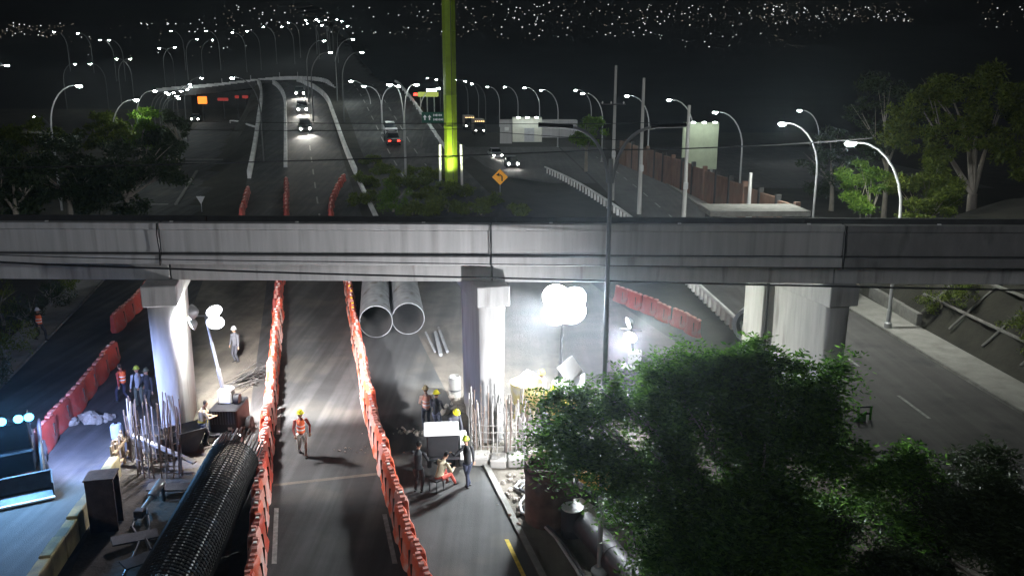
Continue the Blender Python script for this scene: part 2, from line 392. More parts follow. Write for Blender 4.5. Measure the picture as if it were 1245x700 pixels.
# ------------------------------------------------------------------ overpass bridge
TB = -.025
br = thing('overpass_bridge', 'grey concrete overpass crossing the whole view on three wall piers', 'bridge', (0, 29.2, 0), math.atan(TB))
jx = [-34, -12.85, -.76, 11.85, 34]
for i in range(4):
    x0, x1 = jx[i] + .025, jx[i+1] - .025; c = (x0 + x1) / 2; w = x1 - x0
    mc = M_conc_dim if i == 3 else M_conc; seg = B().box((c, .16, 7.82), (w, .3, .86)).build('parapet_panel', mc, br, bevel=.015)
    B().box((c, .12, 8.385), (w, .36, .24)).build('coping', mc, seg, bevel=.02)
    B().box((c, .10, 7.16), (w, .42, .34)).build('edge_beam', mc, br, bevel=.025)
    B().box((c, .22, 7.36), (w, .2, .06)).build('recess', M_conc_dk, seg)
    B().box((c, 2.2, 6.62), (w, 3.2, .78)).build('girder', M_conc_pier, br, bevel=.03)
    B().box((c, 2.4, 7.2), (w, 4.1, .5)).build('deck', M_conc_dk, br)
    B().box((c, 4.55, 7.75), (w, .2, .62)).build('far_parapet', M_conc_dk, br)
for x in jx[1:4]:
    B().tube([(x + .01, -.13, 8.5), (x - .015, -.14, 8.1), (x + .02, -.14, 7.5), (x, -.15, 6.95)], .022, 6).build('downpipe', M_blackp, br)
for x in np.arange(-17, 19, 4.6):
    B().box((x, .13, 8.52), (.12, .06, .05)).build('reflector', M_refl, br)
# piers follow the highway direction
skew = math.atan2(-DX, DY) - math.atan(TB)
def pier(px, twin=False):
    q = PY(px, 356, 29.45); pr = ob('pier', None, br, br.matrix_world.inverted() @ q if False else (q.x, q.y - 29.2 - q.x * TB, 0), (0, 0, skew))
    n = 8; ring = []
    L = 3.3
    def outline(w, l):
        pts = []
        for k in range(n + 1):
            a = math.pi + math.pi * k / n; pts.append((w/2*math.cos(a), w*.22*math.sin(a)))
        for k in range(n + 1):
            a = math.pi * k / n; pts.append((w/2*math.cos(a), l + w*.22*math.sin(a)))
        return pts
    b = B(); A = outline(.86, L); C = outline(1.02, L); k = len(A)
    b.add([(x, y, -.3) for x, y in A] + [(x, y, 5.46) for x, y in C], [(i, (i+1) % k, k+(i+1) % k, k+i) for i in range(k)] + [tuple(range(k, 2*k))])
    b.build('shaft', M_conc_pier, pr, True)
    B().box((0, L/2 - .02, 5.845), (1.22, L + .75, .77)).build('pier_cap', M_conc_pier, pr, bevel=.03)
    if twin:
        B().box((0, L + 1.6, 3.0), (1.0, 1.5, 6.3)).build('rear_column', M_conc_pier, pr, bevel=.03)
        B().tube([(-.52, L + .55, 6.1), (-.5, L + .5, .4)], .06, 8).build('drain_pipe', M_conc_dk, pr)
    return pr
bpy.context.view_layer.update()
for px, tw in ((195, False), (597, False), (1019, True)): pier(px, tw)
# abutment wall at the right end of the bridge
# ------------------------------------------------------------------ cables and wires
def wire(name, pts, r, label, sag=0., n=14):
    pts = [Vector(p) for p in pts]; out = []
    for a, c in zip(pts, pts[1:]):
        for i in range(n):
            t = i / n; q = a.lerp(c, t); q.z -= sag * 4 * t * (1 - t); out.append(q)
    out.append(pts[-1]); return tag(B().tube(out, r, 5).build(name, M_black, None, True), label, 'cable')
wire('overhead_cable', [PY(-60, 315, 27.2), PY(192, 326, 27.2), PY(597, 337.5, 27.2), PY(1320, 354, 27.2)], .035, 'thick black cable slung along the lower edge of the overpass', .03)
wire('overhead_cable', [PY(-60, 308, 28.2), PY(400, 318, 28.2), PY(1320, 327, 28.2)], .018, 'thin dark cable slung higher across the overpass edge beam', .05)
wire('overhead_cable', [PY(-80, 205, 46), PY(310, 197, 46), PY(740, 182, 46), PY(900, 178, 46), PY(1060, 168, 46)], .035, 'black wire strung across the sky side above the bridge', .05)
wire('overhead_cable', [PY(200, 147, 75), PY(560, 150, 75), PY(800, 149, 75)], .03, 'thin wire crossing in front of the yellow green column', .1)
wire('overhead_cable', [PY(230, 158, 75), PY(560, 157, 75), PY(770, 171, 75)], .03, 'lower thin wire crossing in front of the yellow green column', .1)

# ------------------------------------------------------------------ highway walls, parapets, curved viaduct
def zL(u, y): return TH(y)
hw = thing('highway_retaining_wall', 'dark retaining wall under the white parapet of the rising highway', 'wall')
def bendu(y): return -.0042 * max(0, y - 138) ** 2
def tallwall(name, u, y0, y1, m, zbot, ztop, parent, w=.35):
    n = int((y1 - y0) / 3); b = B(); vs = []
    for i in range(n + 1):
        y = y0 + (y1 - y0) * i / n
        for du, z in ((-w/2, zbot(y)), (-w/2, ztop(y)), (w/2, ztop(y)), (w/2, zbot(y))): vs.append((XU(u + du + bendu(y) * .35, y), y, z))
    b.add(vs, [(i*4+k, i*4+(k+1) % 4, i*4+4+(k+1) % 4, i*4+4+k) for i in range(n) for k in range(4)] + [(0, 1, 2, 3), (n*4+3, n*4+2, n*4+1, n*4)])
    return b.build(name, m, parent)
tallwall('wall_face', -5.45, 88, 176, M_conc_dk, lambda y: TLL(y) - .5, lambda y: TH(y) + .02, hw)
lp = tallwall('parapet', -5.4, 92, 168, M_par, lambda y: TH(y) + .03, lambda y: TH(y) + .95, hw, .4)
mp = thing('median_barrier', 'low pale barrier down the middle of the inbound carriageway', 'barrier')
for y0 in np.arange(98, 166, 4.0): ustrip_wall('segment', -1.5, .45, .8, y0, y0 + 3.94, M_par, zH, mp, z0=.03, step=1.3, uf=lambda y: bendu(y) * .7)
rp = thing('highway_parapet', 'white parapet between the two highway carriageways', 'parapet')
for y0 in np.arange(74, 168, 4.0): ustrip_wall('segment', 6.6, .4, .85 if y0 > 92 else .35, y0, y0 + 3.95, M_par, zH, rp, z0=.03, step=1.3, uf=lambda y: -.016*(y-74) + bendu(y))
gp = thing('outbound_guard_rail', 'thin pale guard rail along the outer edge of the outbound carriageway', 'guard rail')
for y0 in np.arange(100, 168, 4.0):
    ustrip_wall('rail', 18.4 + .018*(y0-100), .3, .8, y0, y0 + 3.95, M_par, zH, gp, z0=.4, step=2)
    B().box((XU(18.4 + .018*(y0-100), y0), y0, TH(y0) + .3), (.15, .15, .8)).build('post', M_par, gp)
cv = thing('curved_viaduct', 'dark elevated road curving away at the crest with a pale parapet line', 'viaduct')
cp = [PY(396, 96.5, 168), PY(383, 94, 174), PY(362, 93, 180), PY(340, 93.5, 183), PY(305, 97, 184), PY(270, 101, 184), PY(232, 104, 183), PY(190, 108, 181)]
def crom(p, k):
    out = []
    for i in range(len(p) - 1):
        a, b_, c_, d_ = p[max(i-1, 0)], p[i], p[i+1], p[min(i+2, len(p)-1)]
        for j in range(k):
            t = j / k; out.append(.5 * ((2*b_) + (c_-a)*t + (2*a-5*b_+4*c_-d_)*t*t + (3*b_-a-3*c_+d_)*t**3))
    return out + [p[-1]]
cps = crom([PY(411, 112, 157), PY(403, 102, 163)] + cp, 4)
for i, (a, c) in enumerate(zip(cps, cps[1:])):
    d = (c - a).normalized(); nrm = Vector((-d.y, d.x, 0)); rz = math.atan2(d.y, d.x); L = (c - a).length
    M = Matrix.Rotation(rz, 3, 'Z'); m = (a + c) / 2
    B().box((m.x, m.y, m.z - .35), (L + .06, .3, .75), M).build('parapet_panel', M_par, cv)
    B().box((m.x - nrm.x * -3.5, m.y - nrm.y * -3.5, m.z - 1.4), (L + .4, 7, 1.2), M).build('deck', M_conc_dk, cv)
for q in (cp[4], cp[6]):
    B().box((q.x, q.y + 2.5, q.z - 5), (1.6, 1.6, 8.4)).build('pier', M_conc_dk, cv)
for q in cp[2:7]:
    B().box((q.x, q.y, q.z + .45), (.12, .12, .9)).build('post', M_pole, cv)

# guard rail of the right-hand road (with chunky pale balusters)
gr = thing('road_balustrade', 'pale balustrade with stubby posts between the slope and the dark road', 'guard rail')
bal = B().box((0, 0, .35), (.2, .42, .7)).mesh('baluster', M_par)
yy = 36.0
while yy < 110:
    v = 14.1 if yy < 70 else 14.1 - .07 * (yy - 70) - .0016 * (yy - 70) ** 2
    x = XV(v, yy); z = T(x, yy)
    o = ob('baluster', bal, gr, (x, yy, z + .03), (0, 0, R(rng.uniform(-5, 5)))); yy += .95 if yy < 60 else 1.25
pts = []
for y in np.arange(35.5, 111, 1.5):
    v = 14.1 if y < 70 else 14.1 - .07 * (y - 70) - .0016 * (y - 70) ** 2
    x = XV(v, y); pts.append((x, y, T(x, y) + .82))
B().tube(pts, [(.14, .1)] * len(pts), 6).build('top_rail', M_par, gr)

# ------------------------------------------------------------------ city lights on the far hillside
def city(name, m, spots, label, s0, s1):
    b = B()
    for (px, py) in spots:
        q = G(px, py, off=2.0, t0=230)
        if q.y > 1750: continue
        s = random.uniform(s0, s1) * q.y / 1000
        b.add([q + Vector(v) * s for v in ((1, 0, 0), (-1, 0, 0), (0, 1, 0), (0, -1, 0), (0, 0, .8), (0, 0, -.8))],
              [(0, 2, 4), (2, 1, 4), (1, 3, 4), (3, 0, 4), (2, 0, 5), (1, 2, 5), (3, 1, 5), (0, 3, 5)])
    return tag(b.build(name, m), label, 'city lights', kind='stuff')
def cl(n, x0, x1, y0, y1, mode=0):
    out = []
    for _ in range(n):
        x = random.uniform(x0, x1); y = random.uniform(y0, y1) if mode == 0 else y0 + (y1 - y0) * random.betavariate(2, 2)
        out.append((x, y))
    return out
spw = cl(50, 940, 1108, 3, 30, 1) + cl(45, 775, 960, 1, 32, 1) + cl(60, 600, 800, 1, 45) + cl(14, 800, 935, 36, 58) + cl(26, 520, 660, 3, 40) + cl(22, 395, 520, 8, 42) \
    + cl(24, 280, 400, 6, 36) + cl(18, 0, 80, 28, 44) + cl(10, 165, 235, 28, 31) + cl(10, 60, 300, 45, 75) + cl(6, 1180, 1245, 5, 40) + cl(12, 225, 320, 20, 40)
spd = cl(130, 930, 1110, 1, 30, 1) + cl(80, 760, 940, 0, 34, 1) + cl(110, 480, 790, 0, 50) + cl(50, 0, 80, 30, 46) + cl(70, 270, 420, 3, 45) + cl(24, 80, 280, 20, 75) + cl(14, 1180, 1245, 3, 40) + cl(26, 930, 1000, 20, 60)
city('city_lights', E_cityw, spw, 'bright white points of the distant hillside city', .5, .95)
city('dim_city_lights', E_cityd, spd, 'dim scattered points of the distant hillside city', .42, .75)

# ------------------------------------------------------------------ air
b = B(); b.box((0, 880, 122), (3200, 1880, 250)); b.v = [(x, y, -4 if z < 100 else 250) for x, y, z in b.v]
hz = tag(b.build('haze', []), 'thin pale night haze over the whole site', 'haze', kind='stuff')
hm = bpy.data.materials.new('haze_volume'); hm.use_nodes = True; nt = hm.node_tree; nt.nodes.clear()
pv = nt.nodes.new('ShaderNodeVolumePrincipled'); pv.inputs['Density'].default_value = HAZE; pv.inputs['Color'].default_value = (.7, .86, 1, 1); pv.inputs['Anisotropy'].default_value = .82
mo = nt.nodes.new('ShaderNodeOutputMaterial'); nt.links.new(pv.outputs[0], mo.inputs['Volume']); hz.data.materials.append(hm)
hm.cycles.homogeneous_volume = True if hasattr(hm.cycles, 'homogeneous_volume') else None

# dust hanging under the bridge round the work lights, added to bloom their glare
dq = PY(690, 395, 33)
b = B(); M = Matrix.Diagonal((9.5, 5.0, 4.6)); b.lathe([(math.sin(a) + 1e-4, -math.cos(a)) for a in np.linspace(0, math.pi, 13)], 24, (dq.x, 34.2, 1.6), M)
du = tag(b.build('dust', []), 'pale dust added to bloom the glare under the overpass', 'dust', kind='stuff')
dm = bpy.data.materials.new('glare_dust_volume'); dm.use_nodes = True; nt = dm.node_tree; nt.nodes.clear()
pv = nt.nodes.new('ShaderNodeVolumePrincipled'); pv.inputs['Density'].default_value = .012; pv.inputs['Color'].default_value = (.92, .95, 1, 1); pv.inputs['Anisotropy'].default_value = .3
mo = nt.nodes.new('ShaderNodeOutputMaterial'); nt.links.new(pv.outputs[0], mo.inputs['Volume']); du.data.materials.append(dm)
# ================================================================== STREET LAMPS
LH, LR = 10.0, 3.2
def lamp_meshes(reach):
    b = B(); pts = [(0, 0, -1.5), (0, 0, 3), (0, 0, 6.2)]; rs = [.11, .1, .085]
    for k in range(1, 8):
        a = math.pi / 2 * k / 7; pts.append((-reach * .86 * (1 - math.cos(a)), 0, 6.2 + (LH - 6.1) * math.sin(a))); rs.append(.085 - .005 * k)
    b.tube(pts, rs, 8); pole = b.mesh('pole', M_pole, True)
    b = B(); b.tube([(-reach * .82, 0, LH + .06), (-reach - .02, 0, LH + .1)], [(.1, .05), (.17, .06)], 8); head = b.mesh('lamp_head', M_pole, True)
    b = B(); b.lathe([(.27, .03), (.26, -.03), (.18, -.1), (.06, -.13), (0, -.135)], 12, (-reach + .12, 0, LH)); return pole, head, b
pole_m, head_m, lens_b = lamp_meshes(LR); lens_m = lens_b.mesh('lens', E_lamp, True); lensn_m = lens_b.mesh('lens_near', E_lampn, True); lensf_m = lens_b.mesh('lens_far', E_lampf, True)
polef_m = pole_m.copy(); polef_m.materials.clear(); polef_m.materials.append(M_poled)
base_m = B().lathe([(.2, -.4), (.2, .12), (.13, .2), (.12, .9), (0, .9)], 10).mesh('base', M_pole, True)
def street_lamp(px, py, side, label, group=None, Y=None, far=False, ry=0):
    q = PY(px, py, Y) if Y else G(px, py, off=LH, t0=30)
    t = thing('street_lamp', label, 'street lamp', (q.x + side * LR, q.y, q.z - LH), 0 if side > 0 else math.pi, group)
    ob('pole', polef_m if far else pole_m, t); ob('lens', lensf_m if far else (lensn_m if q.y < 70 else lens_m), t)
    if not far: ob('lamp_head', head_m, t); ob('base', base_m, t)
    return t
street_lamp(1031, 175, 1, 'tall street lamp with lit arm beside the bright green bush', None, 44.2)
street_lamp(949, 151, 1, 'curved street lamp standing left of the bright green bush', None, 66)
street_lamp(971, 135, 1, 'small distant street lamp head above the curved lamp near the bushes', None, 120)
street_lamp(868, 137, 1, 'street lamp rising behind the lit pale billboard', None, 88)
street_lamp(812, 122, 1, 'street lamp just left of the lit pale billboard', None, 100)
street_lamp(761, 117, 1, 'street lamp between the two tall utility poles', None, 112)
for i, (x, y, Y) in enumerate(((707, 114, 124), (699, 110, 160), (657, 110, 150), (637, 107, 170), (613, 106, 195), (592, 106, 215))):
    street_lamp(x, y, 1, 'lit lamp in the receding row above the lit kiosk', 'row of lamps along the right road', Y)
for x, y, Y in ((573, 102, 190), (565, 99, 200), (553, 97, 210), (530, 97, 215), (519, 95, 205)):
    street_lamp(x, y, 1, 'small lit lamp in the far row behind the yellow green column', 'lamps behind the yellow green column', Y, True)
street_lamp(98, 105, -1, 'curved street lamp over the dark trees at the far left', None, 78)
street_lamp(10, 80, -1, 'bright lamp at the left edge of the view above dark trees', None, 120)
street_lamp(41, 142, 1, 'small low lamp among the dark trees at the left', None, 150, True)
street_lamp(167, 122, -1, 'lamp lighting the green tree left of the highway', None, 96)
street_lamp(189, 111, -1, 'lamp just above the lit green tree left of the highway', None, 128)
for x, y, Y in ((203, 113, 150), (206, 115, 158), (212, 113, 160), (216, 117, 150), (218, 120, 140), (221, 111, 165), (228, 109, 170), (232, 106, 175), (232, 103, 180)):
    street_lamp(x, y, -1, 'lamp in the tight cluster left of the orange lit sign', 'lamp cluster beside the orange sign', Y, True)
for x, y in ((65, 39), (94, 41), (121, 49), (132, 49), (141, 72), (159, 72), (92, 78), (109, 78), (193, 59), (213, 58), (207, 38), (240, 48), (259, 49), (250, 38), (282, 40), (300, 38), (246, 95), (281, 95)):
    street_lamp(x, y, random.choice((-1, 1)), 'small far lamp scattered over the dark hillside at upper left', 'far lamps on the upper left hillside', None, True)
for x, y in ((320, 33), (342, 33), (350, 28), (371, 25), (373, 29), (384, 24), (387, 26), (391, 31), (396, 25), (410, 24), (416, 26), (423, 32), (430, 48), (441, 64), (395, 50), (403, 64)):
    street_lamp(x, y, 1 if x < 395 else -1, 'lamp in the string climbing the hill beyond the road crest', 'lamps beyond the road crest', None, True)
def twin_lamp(px, Y, y_top, label, lit=True, h=None, reach=3.0, split=.62, spread=None):
    base = P(px, 300, 0); x = PY(px, y_top, Y).x; ztop = PY(px, y_top, Y).z; z0 = T(x, Y); H = ztop - z0
    t = thing('twin_arm_lamp', label, 'street lamp', (x, Y, z0)); s = H * split
    B().tube([(0, 0, -.4), (0, 0, s * .5), (0, 0, s)], [.13, .12, .1] if lit else [.075, .065, .055], 10).build('pole', M_pole if lit else M_polem, t, True)
    B().lathe([(.24, -.2), (.24, .1), (.15, .2), (0, .2)], 12).build('base', M_pole, t, True)
    for k in (-1, 1):
        pts = []; rs = []
        for i in range(9):
            a = i / 8; pts.append((k * (.06 + reach * a ** 1.7), 0, s - .6 + (H - s + .5) * (1 - (1 - a) ** 1.9))); rs.append(.055)
        arm = B().tube(pts, rs if lit else [.04] * 9, 8).build('arm', M_pole if lit else M_polem, t, True)
        e = pts[-1]
        B().tube([(e[0] - k * .1, 0, e[2] + .02), (e[0] + k * .75, 0, e[2] + .06)], [(.1, .05), (.16, .06)], 8).build('lamp_head', M_pole if lit else M_blackp, arm, True)
        if lit: ob('lens', B().lathe([(.27, .0), (.24, -.06), (.1, -.11), (0, -.12)], 12, (e[0] + k * .4, 0, e[2] - .02)).mesh('lens', E_lamp, True), arm)
    return t
twin_lamp(744, 20.6, 150, 'near dark twin armed street lamp standing unlit by the tree', False, reach=1.0, split=.93)
twin_lamp(490, 92, 102, 'twin armed lit lamp on the median nearest the shrub', True, reach=1.0, split=.72)
twin_lamp(463, 118, 104, 'twin armed lit lamp further up the median', True, reach=1.9, split=.7)
street_lamp(426, 99, 1, 'lit lamp rising over the parapet between the carriageways', None, 140)
street_lamp(534, 108, -1, 'lit lamp beside the yellow green canopy sign', None, 135)

# ================================================================== ROAD FURNITURE FAR
# yellow-green column
q = G(549, 229); yc = thing('yellow_column', 'huge yellow green fluted column lit at its foot', 'column', q)
b = B(); n = 24; prof = []
for z in (-.5, 0, 8, 16, 34):
    for j in range(n):
        a = 2*math.pi*j/n; r = .63 * (1 + .07 * math.cos(6 * a)); b.v.append((r*math.cos(a), r*math.sin(a), z))
for i in range(4):
    for j in range(n): b.f.append((i*n+j, i*n+(j+1) % n, (i+1)*n+(j+1) % n, (i+1)*n+j)); b.m.append(0)
b.build('shaft', M_ycol, yc, True)
for s in (-1, 1):
    B().tube([(s * 1.15, -.4, -.3), (s * 1.1, -.4, 4.6)], .13, 8).build('side_post', M_white, yc, True)
    hd = B().box((s * .8, -3.2, .35), (.5, .3, .3)).build('uplight', M_dsteel, yc)
    B().box((s * .8, -3.04, .42), (.2, .04, .12)).build('lens', emat('uplight_glow', (.9, 1, .5), 3), hd)
    lamp('uplight_beam', 'SPOT', 3000, yc, (s * .8, -3.2, .6), (-s * .12, .78, 1), (.95, 1, .6), .15, 64, 1)
for zz in (3.2, 6.4, 9.6, 12.8, 16, 19.2, 22.4): B().lathe([(.66, zz - .05), (.72, zz - .04), (.72, zz + .04), (.66, zz + .05)], 24).build('joint_ring', M_ycol, yc, True)
B().tube([(.25, -.72, 1), (.25, -.72, 24)], .035, 6).build('cable_conduit', M_dsteel, yc)
B().lathe([(1.4, -.4), (1.4, .25), (1.1, .35), (0, .35)], 20).build('plinth', M_conc_dk, yc)
# curve warning sign
q = G(608, 236); ws = thing('curve_warning_sign', 'amber diamond warning sign with black left curve arrow', 'road sign', q)
B().tube([(0, 0, -.3), (0, 0, 2.1)], .04, 6).build('post', M_steel, ws)
h = .82; c = 1.75
pl = B().prism([(0, -h), (h, 0), (0, h), (-h, 0)], -.02, .02, Matrix.Rotation(math.pi/2, 3, 'X'), (0, -.06, c)).build('panel', mat('sign_amber', (.8, .36, .02), .45, bump=0, var=.08, emit=(1, .42, .02), es=.16), ws)
b = B(); b.prism([(.14, -.42), (.28, -.42), (.28, .08), (.02, .3), (-.05, .2), (.14, .05)], .022, .03, Matrix.Rotation(math.pi/2, 3, 'X'), (0, -.06, c)); b.prism([(-.4, .2), (-.08, .46), (-.03, .06)], .022, .03, Matrix.Rotation(math.pi/2, 3, 'X'), (0, -.06, c)); b.build('arrow', M_blackp, pl)
# small white triangle sign on the divider of the left road
q = G(246, 262); ts = thing('yield_sign', 'white triangular sign at the tip of the left road divider', 'road sign', q)
B().tube([(0, 0, -.3), (0, 0, 1.9)], .035, 6).build('post', M_steel, ts)
B().prism([(-.42, .36), (.42, .36), (0, -.4)], -.02, .02, Matrix.Rotation(math.pi/2, 3, 'X'), (0, -.05, 1.5)).build('panel', M_white, ts)
ustrip_wall('divider_kerb', -12.4, .35, .25, 84, 104, M_kerb, zT, None); tag(bpy.data.objects['divider_kerb'], 'thin dark kerb running up from the white triangular sign', 'kerb')
# overhead green sign
q = PY(527, 143, 118); gs = thing('overhead_sign', 'green overhead road sign with white arrows and lettering', 'road sign', (q.x, q.y, T(q.x, q.y)))
zc = q.z - T(q.x, q.y)
pan = B().box((0, 0, zc), (3.3, .1, 1.5)).build('panel', M_green, gs, bevel=.03)
for dx in (1.75,): B().tube([(dx, .12, -.3), (dx, .12, zc + .8)], .12, 8).build('post', M_steel, gs)
b = B()
for cx in (-1.2, -.55):
    b.prism([(cx-.09, -.35), (cx+.09, -.35), (cx+.09, .02), (cx+.26, .02), (cx, .36), (cx-.26, .02), (cx-.09, .02)], .06, .07, Matrix.Rotation(math.pi/2, 3, 'X'), (0, 0, zc))
mk = mat('sign_white', (.85, .9, .88), .5, bump=0, var=.05, emit=(.8, 1, .95), es=.15)
b.build('arrow', mk, pan)
b = B()
for row, n in ((.32, 6), (-.28, 7)):
    for k in range(n): b.box((.05 + k * .21, -.065, zc + row), (.1 + .06 * ((k * 7) % 3) / 2, .012, .3 - .08 * (k % 2)))
b.build('lettering', mk, pan)
# lit canopy with red light
q = PY(518, 115, 140); cn = thing('lit_canopy', 'yellow green lit canopy edge with a red light at its left end', 'canopy', (q.x, q.y, T(q.x, q.y))); zc = q.z - T(q.x, q.y)
B().box((.2, 1.5, zc), (3.2, 3, .75)).build('fascia', E_canopy, cn)
B().box((.9, .4, zc + .7), (1.6, .5, .3)).build('lamp_strip', E_lampf, cn)
B().lathe([(.3, -.2), (.3, .2), (0, .25)], 10, (-1.75, -.1, zc)).build('red_light', E_tail, cn)
for dx in (-1.1, 0, 1.2): B().tube([(dx, 1.5, -.3), (dx, 1.5, zc)], .1, 6).build('post', M_steel, cn)
# kiosk with three lamps
def lit_panel(px, py, Y, w, hgt, ztop_py, label, col, name, lampn=3, depth=.4, tilt=0, E=14):
    q = PY(px, ztop_py, Y); z0 = T(q.x, q.y); t = thing(name, label, name.replace('lit_', '').replace('_', ' '), (q.x, q.y, z0), tilt); zt = q.z - z0
    B().box((0, depth/2, zt - hgt/2), (w, depth, hgt)).build('panel', col, t, bevel=.04)
    for k in range(lampn):
        x = (k - (lampn - 1) / 2) * w * .3
        a = B().tube([(x, 0, zt - .1), (x, -1.3, zt + .1)], .04, 5).build('lamp_arm', M_steel, t)
        B().lathe([(.0, .1), (.22, .06), (.24, -.04), (.12, -.12), (0, -.13)], 10, (x, -1.35, zt + .05)).build('lens', E_small, a)
        lamp('panel_light', 'SPOT', E, a, (x, -1.35, zt - .1), (0, .75, -1), (.9, 1, .95), .1, 130, .7)
    return t, zt
t, zt = lit_panel(641, 145, 118, 4.2, 3.4, 143, 'grey roadside kiosk with a front lit by three lamps', M_cream, 'lit_kiosk', 3, 3.0)
B().box((-3.0, 1.8, zt - 2.0), (1.7, 2.6, 3.3)).build('side_room', M_conc, t); B().box((4.6, 2, zt - 1.6), (5, 3.5, 2.4)).build('annex', M_conc, t); B().box((.3, -.03, zt - 2.4), (1.4, .05, 1.9)).build('shutter', M_steel, t)
B().box((-2.9, .45, zt - 1.6), (.6, .06, .5)).build('notice', M_white, t)
t, zt = lit_panel(853, 150, 97, 4.1, 5.4, 149, 'tall pale green billboard lit by three lamps behind the brick wall', mat('pale_green_panel', (.5, .56, .4), .7, var=.12, scale=1, bump=.1), 'lit_billboard', 3, .5)
for dx in (-1.5, 1.5): B().box((dx, .3, (zt - 5.4) / 2), (.25, .25, zt - 5.4)).build('post', M_steel, t)
# brick wall beside the right road
bw = thing('brick_boundary_wall', 'long reddish brick boundary wall with pilasters behind the right road', 'wall')
a = Vector((XV(25.5, 66), 66, 0)); c = Vector((XV(20.5, 122), 122, 0)); n = 16; d = (c - a) / n; rz = math.atan2(d.y, d.x); M = Matrix.Rotation(rz, 3, 'Z')
for k in range(n):
    m = a + d * (k + .5); z = T(m.x, m.y); hh = 3.4 + .05 * math.sin(k * 1.9)
    B().box((m.x, m.y, z + hh/2 - .3), (d.length - .32, .25, hh + .6), M).build('panel', M_brick, bw)
    e = a + d * k; B().box((e.x, e.y, T(e.x, e.y) + 1.7), (.36, .42, 4.2), M).build('pilaster', M_conc_dk if k % 3 else M_brick, bw)
q = PY(925, 257, 60); lw = thing('low_roof_slab', 'low pale concrete slab behind the overpass below the brick wall', 'slab', (q.x, q.y, T(q.x, q.y)))
B().box((0, 2.0, (q.z - lw.location.z) - .2), (7.4, 4, .4)).build('slab', M_kerb, lw, bevel=.04)
for dx in (-3, 3): B().box((dx, 2, (q.z - lw.location.z) / 2 - .3), (.4, 3.4, q.z - lw.location.z - .2)).build('support', M_conc_dk, lw)
# utility poles
def upole(px, py_top, Y, label, arm=True, light=False):
    q = PY(px, py_top, Y); z = T(q.x, q.y); h = q.z - z; t = thing('utility_pole', label, 'utility pole', (q.x, q.y, z), R(random.uniform(-10, 10)))
    B().tube([(0, 0, -.5), (0, 0, h)], [.22, .13], 10).build('pole', M_conc_pier, t, True)
    if arm:
        B().box((-.2, -.1, h * .72), (2.6, .12, .14)).build('crossarm', M_dsteel, t)
        for dx in (-1.3, -.4, .9): B().lathe([(.05, 0), (.09, .1), (.05, .24), (0, .26)], 8, (dx, -.1, h * .72 + .07)).build('insulator', M_white, t)
    B().box((0, -.25, h * .35), (.4, .25, .6)).build('meter_box', M_steel, t)
    return t
upole(749, 80, 88, 'tall utility pole with a crossarm left of the brick wall')
upole(783, 95, 80, 'tall utility pole in front of the brick wall, no crossarm', False)
upole(838, 128, 74, 'shorter utility pole in front of the lit pale billboard', False)
upole(913, 210, 70, 'short post rising over the low concrete slab', False)
# orange sign and dim red panels under the viaduct
q = PY(246, 122, 176); z = T(q.x, q.y); t = thing('orange_lit_sign', 'small glowing orange sign under the curved viaduct', 'sign', (q.x, q.y, z))
B().box((0, 0, q.z - z), (1.9, .3, 1.5)).build('panel', E_orange, t, bevel=.1); B().tube([(0, .3, -.3), (0, .3, q.z - z)], .1, 6).build('post', M_dsteel, t)
for px, py, w in ((271, 121, 2.2), (288, 118, .8), (298, 118, 1.2), (314, 118, 1.0)):
    q = PY(px, py, 178); z = T(q.x, q.y); t = thing('red_lit_sign', 'dim red sign panel in the row under the curved viaduct', 'sign', (q.x, q.y, z), 0, 'dim red signs under the viaduct')
    B().box((0, 0, q.z - z), (w, .2, .6)).build('panel', emat('dim_red', (1, .12, .1), .25), t); B().tube([(0, .3, -.3), (0, .3, q.z - z)], .08, 6).build('post', M_dsteel, t)
# pale kerb end at the left road fork
q0 = G(283, 148); t = thing('fork_guard_rail', 'short bright guard rail at the fork below the viaduct', 'guard rail')
pts = [G(x, y) + Vector((0, 0, .5)) for x, y in ((280, 150), (284, 150), (292, 151), (302, 156), (312, 159))]
B().tube(pts, .14, 6).build('rail', M_par, t)
for p in pts[::2]: B().box(p - Vector((0, 0, .35)), (.2, .2, .7)).build('post', M_par, t)

